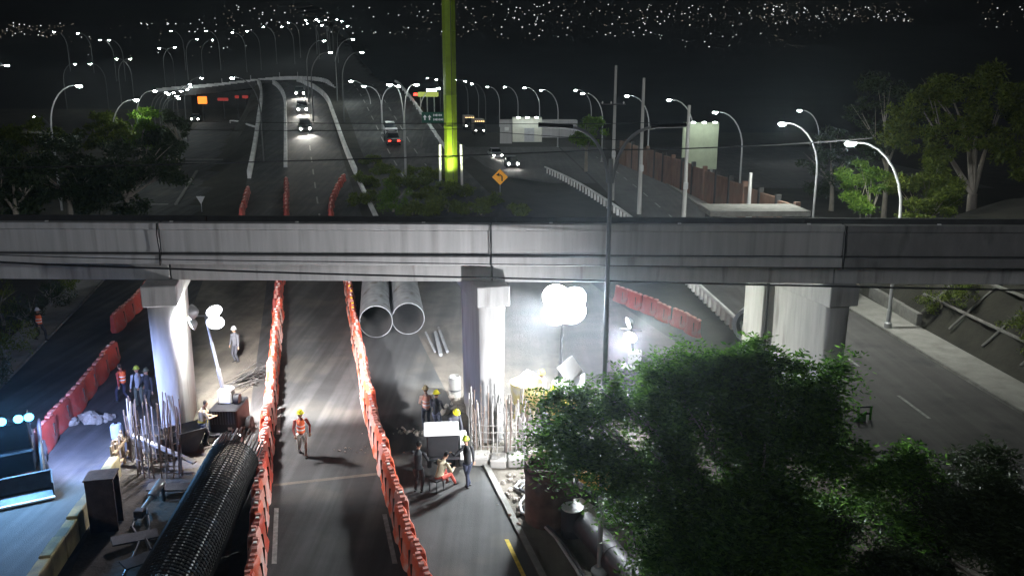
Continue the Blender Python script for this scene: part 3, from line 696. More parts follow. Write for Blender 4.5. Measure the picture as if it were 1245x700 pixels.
# ================================================================== VEHICLES
def car_meshes(paint):
    L, Wd = 4.3, 1.78
    def ring(y, hw, z0, z1, rr): return [(-hw, y, z0), (-hw, y, z1 - rr), (-hw + rr, y, z1), (hw - rr, y, z1), (hw, y, z1 - rr), (hw, y, z0)]
    sec = [(-2.15, .74, .35, .62, .1), (-2.05, .84, .28, .82, .12), (-1.3, .88, .25, .93, .12), (-.9, .89, .25, .97, .1), (1.3, .89, .25, 1.0, .1), (1.95, .86, .28, .98, .12), (2.15, .78, .38, .8, .12)]
    b = B(); vs = []
    for s in sec: vs += ring(*s)
    b.add(vs, [(i*6+k, i*6+(k+1) % 6, i*6+6+(k+1) % 6, i*6+6+k) for i in range(6) for k in range(6)] + [tuple(range(6)), tuple(range(36, 42))[::-1]])
    body = b.mesh('body', paint, True)
    b = B(); cs = [(-1.05, .78, .95, 1.0), (-.35, .66, .97, 1.45), (.7, .66, .98, 1.47), (1.55, .76, .98, 1.02)]; vs = []
    for y, hw, z0, z1 in cs: vs += [(-.84, y, z0), (-hw, y, z1), (hw, y, z1), (.84, y, z0)]
    b.add(vs, [(i*4+k, i*4+k+1, i*4+k+5, i*4+k+4) for i in range(3) for k in range(3)] ); glass = b.mesh('windows', M_glass)
    b = B().box((0, .18, 1.475), (1.26, 1.15, .05)); roof = b.mesh('roof', paint)
    wh = B().lathe([(0, -.11), (.2, -.11), (.31, -.1), (.33, 0), (.31, .1), (.2, .11), (0, .11)], 14, (0, 0, 0), Matrix.Rotation(math.pi/2, 3, 'Y')).mesh('wheel', M_black, True)
    return body, glass, roof, wh
hl_m = B().lathe([(.16, 0), (.13, .06), (0, .09)], 10, (0, 0, 0), Matrix.Rotation(math.pi/2, 3, 'X')).mesh('headlight', E_head, True)
tl_m = B().box((0, 0, 0), (.34, .05, .16)).mesh('taillight', E_tail)
CARS = {}
def car(px, py, label, paint, toward=True, zf=None, tail=False, yaw=None, beam=0, offs=.06, head=True):
    if paint.name not in CARS: CARS[paint.name] = car_meshes(paint)
    body, glass, roof, wh = CARS[paint.name]
    q = G(px, py, (lambda x, y: TH(y)) if zf else T, offs)
    e = .5; p2 = Vector((q.x, q.y + e, 0)); f = (lambda x, y: TH(y)) if zf else T
    sl = math.atan((f(q.x + DX*e, q.y + e) - f(q.x, q.y)) / e)
    rz = yaw if yaw is not None else (math.atan2(DY, DX) - math.pi/2)
    t = thing('car', label, 'car', q, 0); t.rotation_euler = (sl if not toward else -sl, 0, rz + (math.pi if not toward else 0))
    # local -y is the front
    t.rotation_euler = Euler(((sl if toward else -sl), 0, rz if toward else rz + math.pi), 'XYZ')
    ob('body', body, t); ob('windows', glass, t); ob('roof', roof, t)
    for sx in (-1, 1):
        for y in (-1.35, 1.35): ob('wheel', wh, t, (sx * .82, y, .33))
        if head: ob('headlight', hl_m, t, (sx * .62, -2.16, .66))
        o = ob('taillight', tl_m if tail else B().box((0, 0, 0), (.34, .05, .16)).mesh('taillight', M_rust), t, (sx * .6, 2.17, .78))
    if beam:
        for sx in (-1, 1): lamp('headlight_beam', 'SPOT', beam, t, (sx * .62, -2.3, .66), (0, -1, -.14), (1, .96, .86), .1, 62, .7)
    return t
PW = mat('car_paint_white', (.7, .7, .7), .35, var=.05, bump=0); PD = mat('car_paint_dark', (.03, .032, .036), .35, var=.1, bump=0); PG = mat('car_paint_silver', (.35, .36, .37), .35, .3, var=.05, bump=0)
car(371, 158, 'dark car with headlights on, lowest of three coming down the highway', PD, True, True, beam=1800)
car(367.5, 135, 'car with headlights on, middle of three coming down the highway', PG, True, True, beam=1500)
car(364.5, 116, 'car with headlights on, topmost of three at the road crest', PD, True, True, beam=1500)
car(474, 161, 'white car driving away ahead of a dark car', PW, False, True, head=False)
car(477, 174, 'dark car with red tail lights driving away behind a white car', PD, False, True, tail=True, head=False)
car(602, 192, 'silver car with headlights on the right road, left of a dark car', PG, True, None, yaw=R(12), beam=200)
car(622, 203, 'dark car with headlights on the right road, nearest to the overpass', PD, True, None, yaw=R(6), beam=200)
car(238.5, 148, 'distant car with one bright headlight on the left road', PD, True, None)
# truck pair
def truck(px, py, label, marker=True):
    q = G(px, py, T, .08); t = thing('truck', label, 'truck', q, R(8))
    B().box((0, 0, 1.75), (2.3, 1.7, 2.2), tx=.94, ty=.86).build('cab', M_dsteel, t, bevel=.1)
    B().box((0, 3.4, 2.0), (2.45, 4.8, 2.7)).build('cargo_box', mat('truck_box', (.42, .38, .33), .6), t, bevel=.04)
    B().box((0, -.86, 2.15), (1.9, .06, .8)).build('windscreen', M_glass, t)
    B().box((0, 1, .75), (2.2, 6, .3)).build('chassis', M_blackp, t)
    for sx in (-1, 1):
        for y in (0, 4.6): ob('wheel', B().lathe([(0, -.15), (.3, -.15), (.46, -.13), (.48, 0), (.46, .13), (.3, .15), (0, .15)], 14, (0, 0, 0), Matrix.Rotation(math.pi/2, 3, 'Y')).mesh('wheel', M_black, True), t, (sx * 1.05, y, .48))
        ob('headlight', hl_m, t, (sx * .85, -.88, .95))
    for dx in (-.9, -.45, 0, .45, .9): B().box((dx, -.72, 2.92), (.14, .08, .1)).build('marker_light', emat('marker_glow', (1, .6, .25), 12), t)
    return t
truck(583, 164, 'truck with a row of marker lights and headlights facing the overpass')
truck(571, 158, 'second truck half hidden behind the one with bright headlights')
# ================================================================== PLASTIC BARRIERS
def barrier_meshes(L, mb=None):
    # local y along the row, profile in x-z; ends pinched so that every unit reads as one swollen panel
    prof = [(.27, 0), (.27, .16), (.2, .34), (.17, .7), (.14, .93), (.09, 1.0)]
    b = B(); n = 9; vs = []; k = len(prof) * 2
    for i in range(n):
        t = i / (n - 1); y = (t - .5) * L; e = abs(2 * t - 1); s = 1 - .5 * e ** 3
        hz = 1 - .05 * e ** 4
        ring = [(x * s, z * hz) for x, z in prof] + [(-x * s, z * hz) for x, z in prof[::-1]]
        lean = .16 * (t - .5)
        vs += [(x + lean * (z > .1), y + .10 * (z), z) for x, z in ring]
    b.add(vs, [(i*k+j, i*k+(j+1) % k, (i+1)*k+(j+1) % k, (i+1)*k+j) for i in range(n-1) for j in range(k)] + [tuple(range(k)), tuple(range((n-1)*k, n*k))[::-1]])
    body = b.mesh('body', mb or M_or, True)
    poly = [(-.44*L, .96), (.44*L, .96)] + [(y * L, z) for y, z in ((.44, 1.0), (.42, 1.04), (.26, 1.04), (.24, .99), (.1, .99), (.08, 1.04), (-.08, 1.04), (-.1, .99), (-.24, .99), (-.26, 1.04), (-.42, 1.04), (-.44, 1.0))]
    rim = B().prism(poly, -.07, .07, Matrix(((0, 0, 1), (1, 0, 0), (0, 1, 0))), (0, .1, 0)).mesh('rim', M_orw)
    ref = B().box((.0, .1, 1.045), (.09, .1, .05)).mesh('reflector', M_refl); refa = B().box((0, .1, 1.06), (.12, .12, .1)).mesh('amber_light', M_refy)
    slot = B().box((.02, L * .25 + .06, .55), (.44, .05, .5)).mesh('slot', M_rust)
    return body, rim, ref, refa, slot
def brow(pts, L, label, group, jit=.05, refl=.35, amber=0, zf=None, flip=False, hs=1., mb=None):
    bm = barrier_meshes(L, mb); alt = [bm[0]]
    if mb is None:
        for mm in (M_orp, M_ord): me2 = bm[0].copy(); me2.materials.clear(); me2.materials.append(mm); alt.append(me2)
    for i, (p, d) in enumerate(polyres(pts, L * 1.01)):
        z = (zf(p.x, p.y) if zf else T(p.x, p.y)) + .045
        rz = math.atan2(d.y, d.x) - math.pi/2 + random.uniform(-jit, jit)
        t = thing('plastic_barrier', label, 'barrier', (p.x + random.uniform(-.05, .05), p.y, z), rz, group)
        t.rotation_euler[1] = random.uniform(-.05, .05); t.scale[2] = random.uniform(.95, 1.05) * hs
        if flip: t.scale[0] = -1
        ob('body', alt[0] if len(alt) < 2 else random.choice((alt[0], alt[0], alt[1], alt[1], alt[2])), t); ob('rim', bm[1], t); ob('slot', bm[4], t)
        if random.random() < refl: ob('reflector', bm[2], t)
        if random.random() < amber: ob('amber_light', bm[3], t)
L1 = .74
brow([P(*q) for q in ((306, 745), (311, 700), (323, 560), (329, 500), (335, 430), (339, 385))], L1, 'orange plastic barrier in the row left of the walking worker', 'orange barriers left of the centre lane', refl=.8)
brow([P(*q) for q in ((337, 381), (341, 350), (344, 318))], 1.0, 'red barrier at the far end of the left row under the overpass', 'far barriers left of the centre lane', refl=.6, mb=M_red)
brow([P(*q) for q in ((522, 745), (505, 700), (468, 570), (447, 490), (437, 430), (431, 400))], L1, 'orange plastic barrier in the row between the lane and the generator', 'orange barriers right of the centre lane', refl=.5, flip=True)
brow([P(*q) for q in ((430, 396), (425, 360), (420, 320))], 1.0, 'orange barrier carrying amber lights next to the big steel pipes', 'far barriers right of the centre lane', refl=.8, amber=.9, flip=True)
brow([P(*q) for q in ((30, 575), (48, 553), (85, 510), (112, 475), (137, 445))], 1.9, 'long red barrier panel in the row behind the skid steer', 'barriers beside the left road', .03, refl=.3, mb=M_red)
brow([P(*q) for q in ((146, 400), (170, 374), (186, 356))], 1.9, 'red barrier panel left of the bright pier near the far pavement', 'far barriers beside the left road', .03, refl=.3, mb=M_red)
brow([P(*q) for q in ((755, 368), (790, 382), (825, 398), (850, 412))], 1.5, 'dusty red barrier in the row behind the right work light', 'barriers behind the work light', .06, refl=.4, mb=M_red)
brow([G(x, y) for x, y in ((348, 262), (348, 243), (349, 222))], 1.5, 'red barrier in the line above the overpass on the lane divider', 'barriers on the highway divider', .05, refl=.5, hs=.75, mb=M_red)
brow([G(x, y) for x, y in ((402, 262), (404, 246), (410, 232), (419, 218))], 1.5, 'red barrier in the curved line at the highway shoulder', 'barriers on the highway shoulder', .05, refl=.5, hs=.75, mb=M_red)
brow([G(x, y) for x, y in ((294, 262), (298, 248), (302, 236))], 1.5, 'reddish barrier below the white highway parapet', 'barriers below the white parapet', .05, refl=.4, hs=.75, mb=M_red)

# ================================================================== LIGHT TOWERS
wheel_m = B().lathe([(0, -.1), (.16, -.1), (.3, -.09), (.33, -.03), (.33, .03), (.3, .09), (.16, .1), (0, .1)], 16, (0, 0, 0), Matrix.Rotation(math.pi/2, 3, 'Y')).mesh('wheel', M_black, True)
hub_m = B().lathe([(0, -.115), (.15, -.11), (.15, .11), (0, .115)], 12, (0, 0, 0), Matrix.Rotation(math.pi/2, 3, 'Y')).mesh('hub', M_dsteel, True)
def wheel(parent, loc, s=1.):
    o = ob('wheel', wheel_m, parent, loc); o.scale = (s, s, s); ob('hub', hub_m, o)
def flood_head(parent, loc, aim, r, on=True, power=0, color=(.95, .96, 1), spot=150, laim=None, square=False):
    q = Vector(aim).to_track_quat('-Z', 'Y'); M = q.to_matrix()
    h = B().lathe([(0, r*.75), (r*.35, r*.7), (r*.8, r*.3), (r, 0), (r*1.05, -.02), (r*.98, -.04), (r*.95, 0)], 18, (0, 0, 0), M).mesh('lamp_head', M_steel, True)
    if square:
        bb = B().box(M @ Vector((0, 0, .11)), (r * 1.3, r * 1.3, .2), M); h = bb.mesh('lamp_head', M_steel)
    o = ob('lamp_head', h, parent, loc)
    if square:
        k = 8; pts = [(1.02 * math.cos(2*math.pi*j/24) * r, .98 * math.sin(2*math.pi*j/24) * r) for j in range(24)]
        ob('lens', B().prism(pts, -.07, -.01, M).mesh('lens', E_floodc), o)
        if power: lamp('flood_light', 'SPOT', power, o, Vector(aim).normalized() * (.2 if not laim or Vector(laim).normalized().dot(Vector(aim).normalized()) > .3 else -.45), laim or aim, color, r * .6, spot, .5)
        return o
    ob('lens', B().lathe([(r*.95, -.01), (r*.7, -.05), (r*.3, -.07), (0, -.075)], 18, (0, 0, 0), M).mesh('lens', E_flood if on else M_white, True), o)
    if power: lamp('flood_light', 'SPOT', power, o, Vector(aim).normalized() * (.2 if not laim or Vector(laim).normalized().dot(Vector(aim).normalized()) > .3 else -(r + .12)), laim or aim, color, r * .8, spot, .5)
    return o
def light_tower(loc, rz, mast_top, lean, heads, label, body_col=M_blackp):
    t = thing('light_tower', label, 'light tower', loc, rz)
    bd = B().box((0, 0, .78), (1.1, 1.5, .95)).build('generator_box', body_col, t, bevel=.05)
    for k in range(9): B().box((-.42 + k * .105, -.757, .92), (.035, .02, .5)).build('louvre', M_dsteel, bd)
    B().box((.25, -.765, .5), (.16, .012, .11)).build('plate', M_white, bd)
    B().box((0, 0, .27), (1.0, 2.0, .1)).build('chassis', M_dsteel, t)
    for sx in (-1, 1): wheel(t, (sx * .72, .1, .33))
    for sx in (-.55, .55): B().tube([(sx, -.8, .3), (sx * 1.35, -1.0, .3), (sx * 1.35, -1.0, .0)], .04, 6).build('outrigger', M_white, t)
    B().tube([(0, -.9, .3), (0, -1.7, .38), (0, -1.9, .3)], .045, 6).build('tow_bar', M_steel, t)
    B().box((-.1, .1, 1.55), (.55, .5, .6)).build('winch_housing', M_white, t, bevel=.06)
    B().lathe([(0, -.1), (.22, -.1), (.22, .1), (0, .1)], 14, (.35, .0, 1.42), Matrix.Rotation(math.pi/2, 3, 'Y')).build('cable_drum', M_blackp, t, True)
    top = Vector(lean); b0 = Vector((-.12, .1, 1.2))
    B().tube([b0, b0.lerp(top, .4)], .085, 8).build('mast_base', M_steel if body_col is M_blackp else M_dsteel, t, True)
    B().tube([b0.lerp(top, .35), b0.lerp(top, .7)], .062, 8).build('mast_middle', M_steel if body_col is M_blackp else M_dsteel, t, True)
    B().tube([b0.lerp(top, .66), top], .045, 8).build('mast_top', M_steel if body_col is M_blackp else M_dsteel, t, True)
    B().tube([top + Vector((-.5, 0, -.02)), top + Vector((.5, 0, -.02))], .035, 6).build('crossbar', M_steel, t)
    for (dx, dz, aim, r, on, pw, cl_, sp, *la) in heads: flood_head(t, top + Vector((dx, -.08, dz)), aim, r, on, pw, cl_, sp, *la)
    return t
# left tower, beside the left pier
q = P(276, 533); top = PY(247, 386, q.y)
light_tower((q.x, q.y + .5, .03), 0, None, (top.x - q.x, -.3, top.z), [
    (.38, .2, (.6, -.8, -.55), .3, True, 19000, (1, .97, .98), 90, (.42, 1, -.82)), (.4, -.24, (.3, -1, -.5), .33, True, 5000, (1, .97, .98), 95, (.5, .0, -1)),
    (-.42, .16, (-1, .1, -.12), .28, True, 6000, (.95, 1, .92), 150, (-1, .35, -.6)), (-.5, -.3, (-1, -.5, -.4), .27, True, 3600, (.9, .88, 1), 140)],
    'light tower on a black generator trailer beside the left pier')
# centre tower under the bridge
ct = PY(683, 371, 30.6)
light_tower((ct.x + .1, 30.9, .03), R(12), None, (-.1, -.3, ct.z), [
    (-.33, .36, (-.2, -1, -.12), .5, True, 7500, (.9, .97, 1), 125, (-.8, -.2, -.9), True), (.36, .22, (.15, -1, -.12), .5, True, 25000, (.9, .97, 1), 68, (.06, -1, .06), True),
    (-.33, -.3, (-.25, -1, -.3), .5, True, 18000, (.92, .97, 1), 98, (-.9, 1.2, -1.05), True), (.36, -.3, (.1, -1, -.3), .5, True, 4500, (.9, .97, 1), 95, (-.3, -.35, -1), True)],
    'glaring light tower in the middle under the overpass', M_yel)
# right small tower
rt = PY(768, 408, 34.5)
light_tower((rt.x + .3, 34.8, .03), R(-20), None, (-.3, 0, rt.z + .15), [
    (-.08, .3, (-.9, -.6, -.3), .27, True, 1500, (.95, 1, .88), 105, (1, -.22, -.02)), (.0, -.34, (-.1, -1, -.35), .3, True, 3000, (.93, .92, 1), 165)],
    'smaller lit tower right of the near lamp post under the overpass', M_dsteel)

# ================================================================== PEOPLE
def ik(a, c, l1, l2, bend):
    d = c - a; L = min(d.length, (l1 + l2) * .999); dn = d.normalized(); x = (l1*l1 - l2*l2 + L*L) / (2*L); h = math.sqrt(max(l1*l1 - x*x, 0))
    bv = Vector(bend); bv = (bv - dn * bv.dot(dn)).normalized(); return a + dn * x + bv * h, a + dn * L
def person(px, py, face, label, shirt, trousers, helmet=None, vest=None, pose='stand', boots=(.03, .028, .026), skin=(.3, .17, .11), hair=True, z=0., lean=0., H=1.0, hl=None, hr=None, belt=None, gq=None):
    g = gq or P(px, py, z)
    t = thing('person', label, 'person', (g.x, g.y, z), face)
    # local: +y forward, +x right
    pel = Vector((0, 0, .93)); fl, fr = Vector((-.11, .0, .08)), Vector((.11, .0, .08))
    HL, HR = Vector((-.3, .1, .82)), Vector((.3, .1, .82)); head_p = .1
    if pose == 'walk': fl = Vector((-.09, .28, .09)); fr = Vector((.09, -.27, .13)); pel.z = .9; HL = Vector((-.3, -.12, .86)); HR = Vector((.28, .3, .95))
    if pose == 'cross': fl = Vector((.1, .06, .08)); fr = Vector((-.06, -.1, .08))
    if pose == 'sit': pel = Vector((0, -.12, .5)); fl = Vector((-.14, .42, .08)); fr = Vector((.16, .5, .08)); HL = Vector((-.12, .42, .72)); HR = Vector((.2, .4, .68)); lean = lean or .45
    if pose == 'bend': HL = Vector((-.2, .55, .75)); HR = Vector((.2, .58, .72)); lean = lean or .75; fl.y = -.1; fr.y = .12
    if hl: HL = Vector(hl)
    if hr: HR = Vector(hr)
    up = Vector((0, math.sin(lean), math.cos(lean))); fw = Vector((0, math.cos(lean), -math.sin(lean)))
    ch = pel + up * .4; nk = pel + up * .56; hd = nk + up * .2 + fw * .03
    hipL, hipR = pel + Vector((-.1, 0, -.03)), pel + Vector((.1, 0, -.03))
    kL, aL = ik(hipL, fl, .44, .43, (-.05, 1, .1)); kR, aR = ik(hipR, fr, .44, .43, (.05, 1, .1))
    sL, sR = ch + up * .09 + Vector((-.2, 0, 0)), ch + up * .09 + Vector((.2, 0, 0))
    eL, wL = ik(sL, HL, .3, .27, (-.6, -.7, -.3)); eR, wR = ik(sR, HR, .3, .27, (.6, -.7, -.3))
    b = B(); segs = []          # segs: (a, b, material index) for the region lookup; 0 shirt 1 trousers 2 skin 3 boots 4 hair
    def limb(pts, rs, mi): b.tube(pts, rs, 10); segs.extend((p, q, mi) for p, q in zip(pts, pts[1:]))
    b.tube([pel - up * .1, pel, pel + up * .16, pel + up * .32, pel + up * .45, pel + up * .53, nk + up * .02],
           [(.13, .09), (.175, .125), (.155, .115), (.185, .13), (.2, .115), (.13, .085), (.065, .06)], 14)
    segs += [(pel - up * .08, pel + up * .03, 1), (pel + up * .1, pel + up * .52, 0)]
    limb([nk - up * .03, nk + up * .1], [.06, .055], 2)
    hp = [hd + up * z_ + fw * y_ for z_, y_ in ((-.13, .03), (-.08, .025), (-.02, .01), (.05, 0), (.1, -.005), (.125, -.01))]
    b.tube(hp, [(.035, .04), (.062, .075), (.074, .092), (.076, .096), (.056, .07), (.02, .03)], 12); segs += [(hd - up * .1 + fw * .03, hd + up * .0 + fw * .04, 2), (hd + up * .07 - fw * .02, hd + up * .1, 4), (hd - fw * .07, hd + up * .05 - fw * .06, 4)]
    b.tube([hd + fw * .085 + up * .02, hd + fw * .115 - up * .03, hd + fw * .09 - up * .045], [.012, .018, .012], 6)
    for s in (-1, 1): b.tube([hd + Vector((s * .074, 0, 0)) + up * .02, hd + Vector((s * .084, 0, 0)) - up * .03], [.018, .016], 6)
    for hip, k_, a_ in ((hipL, kL, aL), (hipR, kR, aR)):
        limb([hip, hip.lerp(k_, .5), k_, k_.lerp(a_, .35), a_ + Vector((0, 0, .02))], [.098, .085, .064, .064, .05], 1)
        toe = a_ + Vector((0, .17, -.045)); heel = a_ + Vector((0, -.06, -.045))
        limb([heel, a_ + Vector((0, .03, -.03)), toe], [(.042, .035), (.05, .048), (.042, .03)], 3)
    for s, sh, e_, w_ in ((-1, sL, eL, wL), (1, sR, eR, wR)):
        limb([sh - Vector((s * .05, 0, 0)), sh, sh.lerp(e_, .5), e_, e_.lerp(w_, .5), w_], [.06, .066, .055, .047, .045, .034], 0)
        d = (w_ - e_).normalized(); sd = Vector((s, 0, 0)); sd = (sd - d * sd.dot(d)).normalized(); nn = d.cross(sd).normalized()
        pal = w_ + d * .085; limb([w_, w_ + d * .045, pal], [(.03, .022), (.042, .02), (.04, .018)], 2)
        for k in range(4):
            o = pal + nn * 0 + d.cross(nn) * ((k - 1.5) * .021); ln = (.06, .072, .068, .052)[k]
            limb([o - d * .015, o + d * ln * .5, o + d * ln * .85 + nn * .02 * s], [.0105, .0105, .009], 2)
        limb([w_ + d * .03 + sd * .02, w_ + d * .06 + sd * .055, w_ + d * .095 + sd * .06], [.013, .012, .01], 2)
    me = b.mesh('body_raw', []); tmp = ob('body_raw', me); rm = tmp.modifiers.new('r', 'REMESH'); rm.mode = 'VOXEL'; rm.voxel_size = .0125
    sm = tmp.modifiers.new('s', 'SMOOTH'); sm.factor = .4; sm.iterations = 2
    dg = bpy.context.evaluated_depsgraph_get(); ev = bpy.data.meshes.new_from_object(tmp.evaluated_get(dg)); bpy.data.objects.remove(tmp)
    n = len(ev.polygons); cen = np.zeros(n * 3); ev.polygons.foreach_get('center', cen); cen = cen.reshape(-1, 3)
    best = np.full(n, 9e9); idx = np.zeros(n, np.int32)
    for p, q, mi in segs:
        p = np.array(p); q = np.array(q); d = q - p; tt = np.clip(((cen - p) @ d) / max(d @ d, 1e-9), 0, 1); ds = np.linalg.norm(cen - (p + tt[:, None] * d), axis=1) - (.05 if mi == 0 and np.linalg.norm(d) > .35 else 0)
        k = ds < best; best[k] = ds[k]; idx[k] = mi
    hue = f'{label[:18]}_{px}'
    for nm, c in (('shirt', shirt), ('trousers', trousers), ('skin', skin), ('boots', boots), ('hair', (.015, .012, .01))):
        ev.materials.append(mat(f'cloth_{nm}_{c[0]:.3f}_{c[1]:.3f}_{c[2]:.3f}', c, .85 if nm != 'skin' else .6, var=.2, scale=9, bump=.3, bscale=30))
    ev.polygons.foreach_set('material_index', idx); ev.polygons.foreach_set('use_smooth', [True] * n)
    ob('body', ev, t)
    Mh = Matrix((Vector((1, 0, 0)), fw, up)).transposed()
    if helmet:
        hb = B(); hm_ = mat(f'helmet_{helmet[0]:.2f}_{helmet[1]:.2f}', helmet, .35, var=.05, bump=0)
        hb.lathe([(.108, .0), (.112, .03), (.1, .085), (.065, .125), (.02, .14), (0, .141)], 16, hd + up * .03, Mh)
        hel = hb.build('helmet', hm_, t, True)
        B().lathe([(.107, .0), (.15, -.012), (.15, -.004), (.108, .012)], 16, hd + up * .035 + fw * .015, Mh).build('brim', hm_, hel, True)
        B().tube([hd + up * .16 - fw * .09, hd + up * .18, hd + up * .15 + fw * .1], .014, 6).build('ridge', hm_, hel, True)
    if vest:
        vb = B(); pr = [(pel + up * .05, (.2, .15)), (pel + up * .2, (.185, .145)), (pel + up * .34, (.21, .155)), (pel + up * .46, (.2, .14)), (pel + up * .53, (.14, .105))]
        vb.tube([p for p, _ in pr], [r for _, r in pr], 14, caps=False); ve = vb.build('vest', mat(f'vest_{vest[0]:.2f}_{vest[1]:.2f}', vest, .7, var=.12, scale=9, bump=.2), t, True)
        for hh, rr in ((.14, (.193, .152)), (.3, (.207, .157))): B().tube([pel + up * hh, pel + up * (hh + .05)], [rr, rr], 14, caps=False).build('reflective_band', M_refl, ve, True)
    if belt: B().tube([pel + up * .02, pel + up * .09], [(.187, .137), (.18, .134)], 14, caps=False).build('belt', mat('belt_yellow', belt, .6), t, True)
    t.scale = (H, H, H); return t
YH = (.75, .68, .03); OV = (.85, .16, .05); DK = (.028, .028, .032); JN = (.06, .08, .14)
person(50, 414, R(-110), 'person in an orange vest walking alone on the left pavement', DK, DK, (.6, .6, .58), OV, 'walk', z=.17)
person(151, 489, R(70), 'person in an orange vest with white band standing left of two others', (.3, .05, .04), (.035, .035, .06), None, OV, 'walk')
person(171, 494, R(190), 'person in a grey jacket and greenish helmet between two others', (.3, .31, .34), (.09, .1, .08), (.35, .4, .05), None, 'stand', hl=(-.3, .25, 1.0))
person(183, 497, R(160), 'person in dark clothes nearest the left pier, pale bag strap', (.03, .03, .035), (.03, .03, .03), (.1, .1, .06), None, 'stand', hr=(.15, .35, 1.05))
person(249, 541, R(-60), 'person in a tan jacket and yellow belt at the left light tower', (.42, .33, .22), (.03, .035, .05), None, None, 'stand', lean=.15, hl=(-.1, .4, 1.1), hr=(.15, .42, 1.15), belt=(.6, .45, .05))
person(368, 553, R(200), 'person in an orange vest and white trousers walking between the barrier rows', (.2, .04, .03), (.62, .6, .55), YH, OV, 'walk', hl=(-.3, .1, .9), hr=(.25, .32, .95))
person(519, 522, R(20), 'person in a pale orange vest and tan helmet, left of the standing pair', (.45, .3, .25), (.045, .05, .07), (.6, .48, .25), (.8, .36, .25), 'stand', hl=(-.15, .3, 1.0))
person(531, 528, R(-25), 'person in a dark striped top and jeans, right of the standing pair', (.06, .06, .07), (.16, .17, .24), YH, None, 'stand', hr=(.15, .32, 1.0), hl=(-.15, .3, 1.0))
person(550, 545, R(-150), 'person bending forward in a yellow helmet behind the generator', (.1, .1, .12), (.2, .22, .3), YH, None, 'bend', lean=.5)
person(509, 598, R(-15), 'person in black reaching toward the barriers left of the generator', DK, DK, None, None, 'stand', lean=.12, hl=(-.62, .42, 1.2), hr=(.2, .36, 1.1))
person(537, 594, R(-40), 'seated person in a tan jacket and red trousers at the generator', (.36, .32, .22), (.38, .07, .05), None, None, 'sit')
person(569, 592, R(30), 'person in a dark jacket and bright helmet leaning on the generator', (.018, .018, .02), (.03, .035, .06), (.5, .62, .05), None, 'cross', lean=.12, hl=(-.45, .3, 1.25), hr=(.28, .1, .85))
person(659, 500, R(120), 'person in a yellow helmet standing behind the yellow hopper', (.25, .22, .2), (.08, .08, .1), YH, None, 'stand')
person(681, 520, R(80), 'person in yellow clothes and helmet beside the white sheets', (.55, .48, .1), (.3, .28, .12), YH, None, 'stand', lean=.3, hl=(-.1, .45, 1.1))
person(288, 440, R(150), 'dim person standing far behind the left light tower', (.1, .1, .11), (.05, .05, .06), (.6, .6, .6), None, 'stand')
q = P(531, 597); t = thing('stool', 'low dark stool under the seated person by the generator', 'stool', (q.x, q.y, .03), R(-40))
B().box((0, 0, .42), (.36, .36, .05)).build('seat', M_dsteel, t)
for sx in (-.15, .15):
    for sy in (-.15, .15): B().tube([(sx, sy, .42), (sx * 1.15, sy * 1.15, 0)], .02, 6).build('leg', M_dsteel, t)

# ================================================================== SITE EQUIPMENT
# generator
q = P(538, 572); t = thing('generator', 'black and white generator with a white lid on wheels', 'generator', (q.x, q.y + .4, .03), R(6))
B().box((0, 0, .95), (1.15, 1.0, .8)).build('body', M_blackp, t, bevel=.04)
B().box((-.05, 0, 1.41), (1.25, 1.1, .1)).build('lid', M_white, t, bevel=.03)
sp = B().box((.72, -.1, .8), (.26, .9, .75)).build('side_panel', M_white, t, bevel=.02)
B().box((.72, -.56, .9), (.16, .012, .22)).build('decal', M_blackp, sp)
for dx in (-.5, .62): wheel(t, (dx, -.25, .33), .85); wheel(t, (dx, .4, .33), .85)
B().box((0, 0, .5), (1.2, 1.1, .1)).build('frame', M_dsteel, t)
B().tube([(0, -.5, .5), (-.1, -1.1, .5), (-.1, -1.25, .42)], .04, 6).build('tow_bar', M_dsteel, t)
# two big pipes
def big_pipe(name, p0, d, L, r, m, label, th=.04, n=36):
    d = Vector(d).normalized(); t = thing(name, label, 'pipe', p0); a = Vector((0, 0, 0)); q = d.to_track_quat('Z', 'Y').to_matrix()
    B().lathe([(r - th, 0), (r, 0), (r, L), (r - th, L)], n, (0, 0, 0), q).build('shell', m, t, True); B().lathe([(r - th - .001, .02), (r - th - .001, L)], n, (0, 0, 0), q).build('dark_inner_face', M_pipein, t, True)  # inner face coloured dark for dirt and the shade inside the pipe
    for k in range(1, int(L / 2) + 1): B().lathe([(r + .001, k*2-.03), (r + .012, k*2), (r + .001, k*2+.03)], n, (0, 0, 0), q).build('weld_seam', m, t, True)
    return t
dd = Vector((-.16, 1, 0))
a = P(458, 411); big_pipe('steel_pipe', (a.x, a.y, .93), dd, 10, .9, M_pipe, 'large grey steel pipe lying nearest the amber lit barriers')
a = P(495, 409); big_pipe('steel_pipe', (a.x + .05, a.y + .3, .93), dd, 10, .9, M_pipe, 'large grey steel pipe lying right of its twin')
for k, (x, y, L) in enumerate(((536, 434, 3.8), (544, 430, 4.0), (529, 430, 3.0))):
    a = P(x, y); t = tag(B().tube([(a.x, a.y, .12), (a.x - .16 * L - .15 * k, a.y + L, .14 + .05 * k)], .1 - .02 * k, 8).build('steel_tube', M_pipe, None, True), ('thin tube at the outer side of the tube bundle', 'thickest middle tube right of the two large pipes', 'thin tube closest to the large pipes')[k], 'tube', 'tubes right of the large pipes')
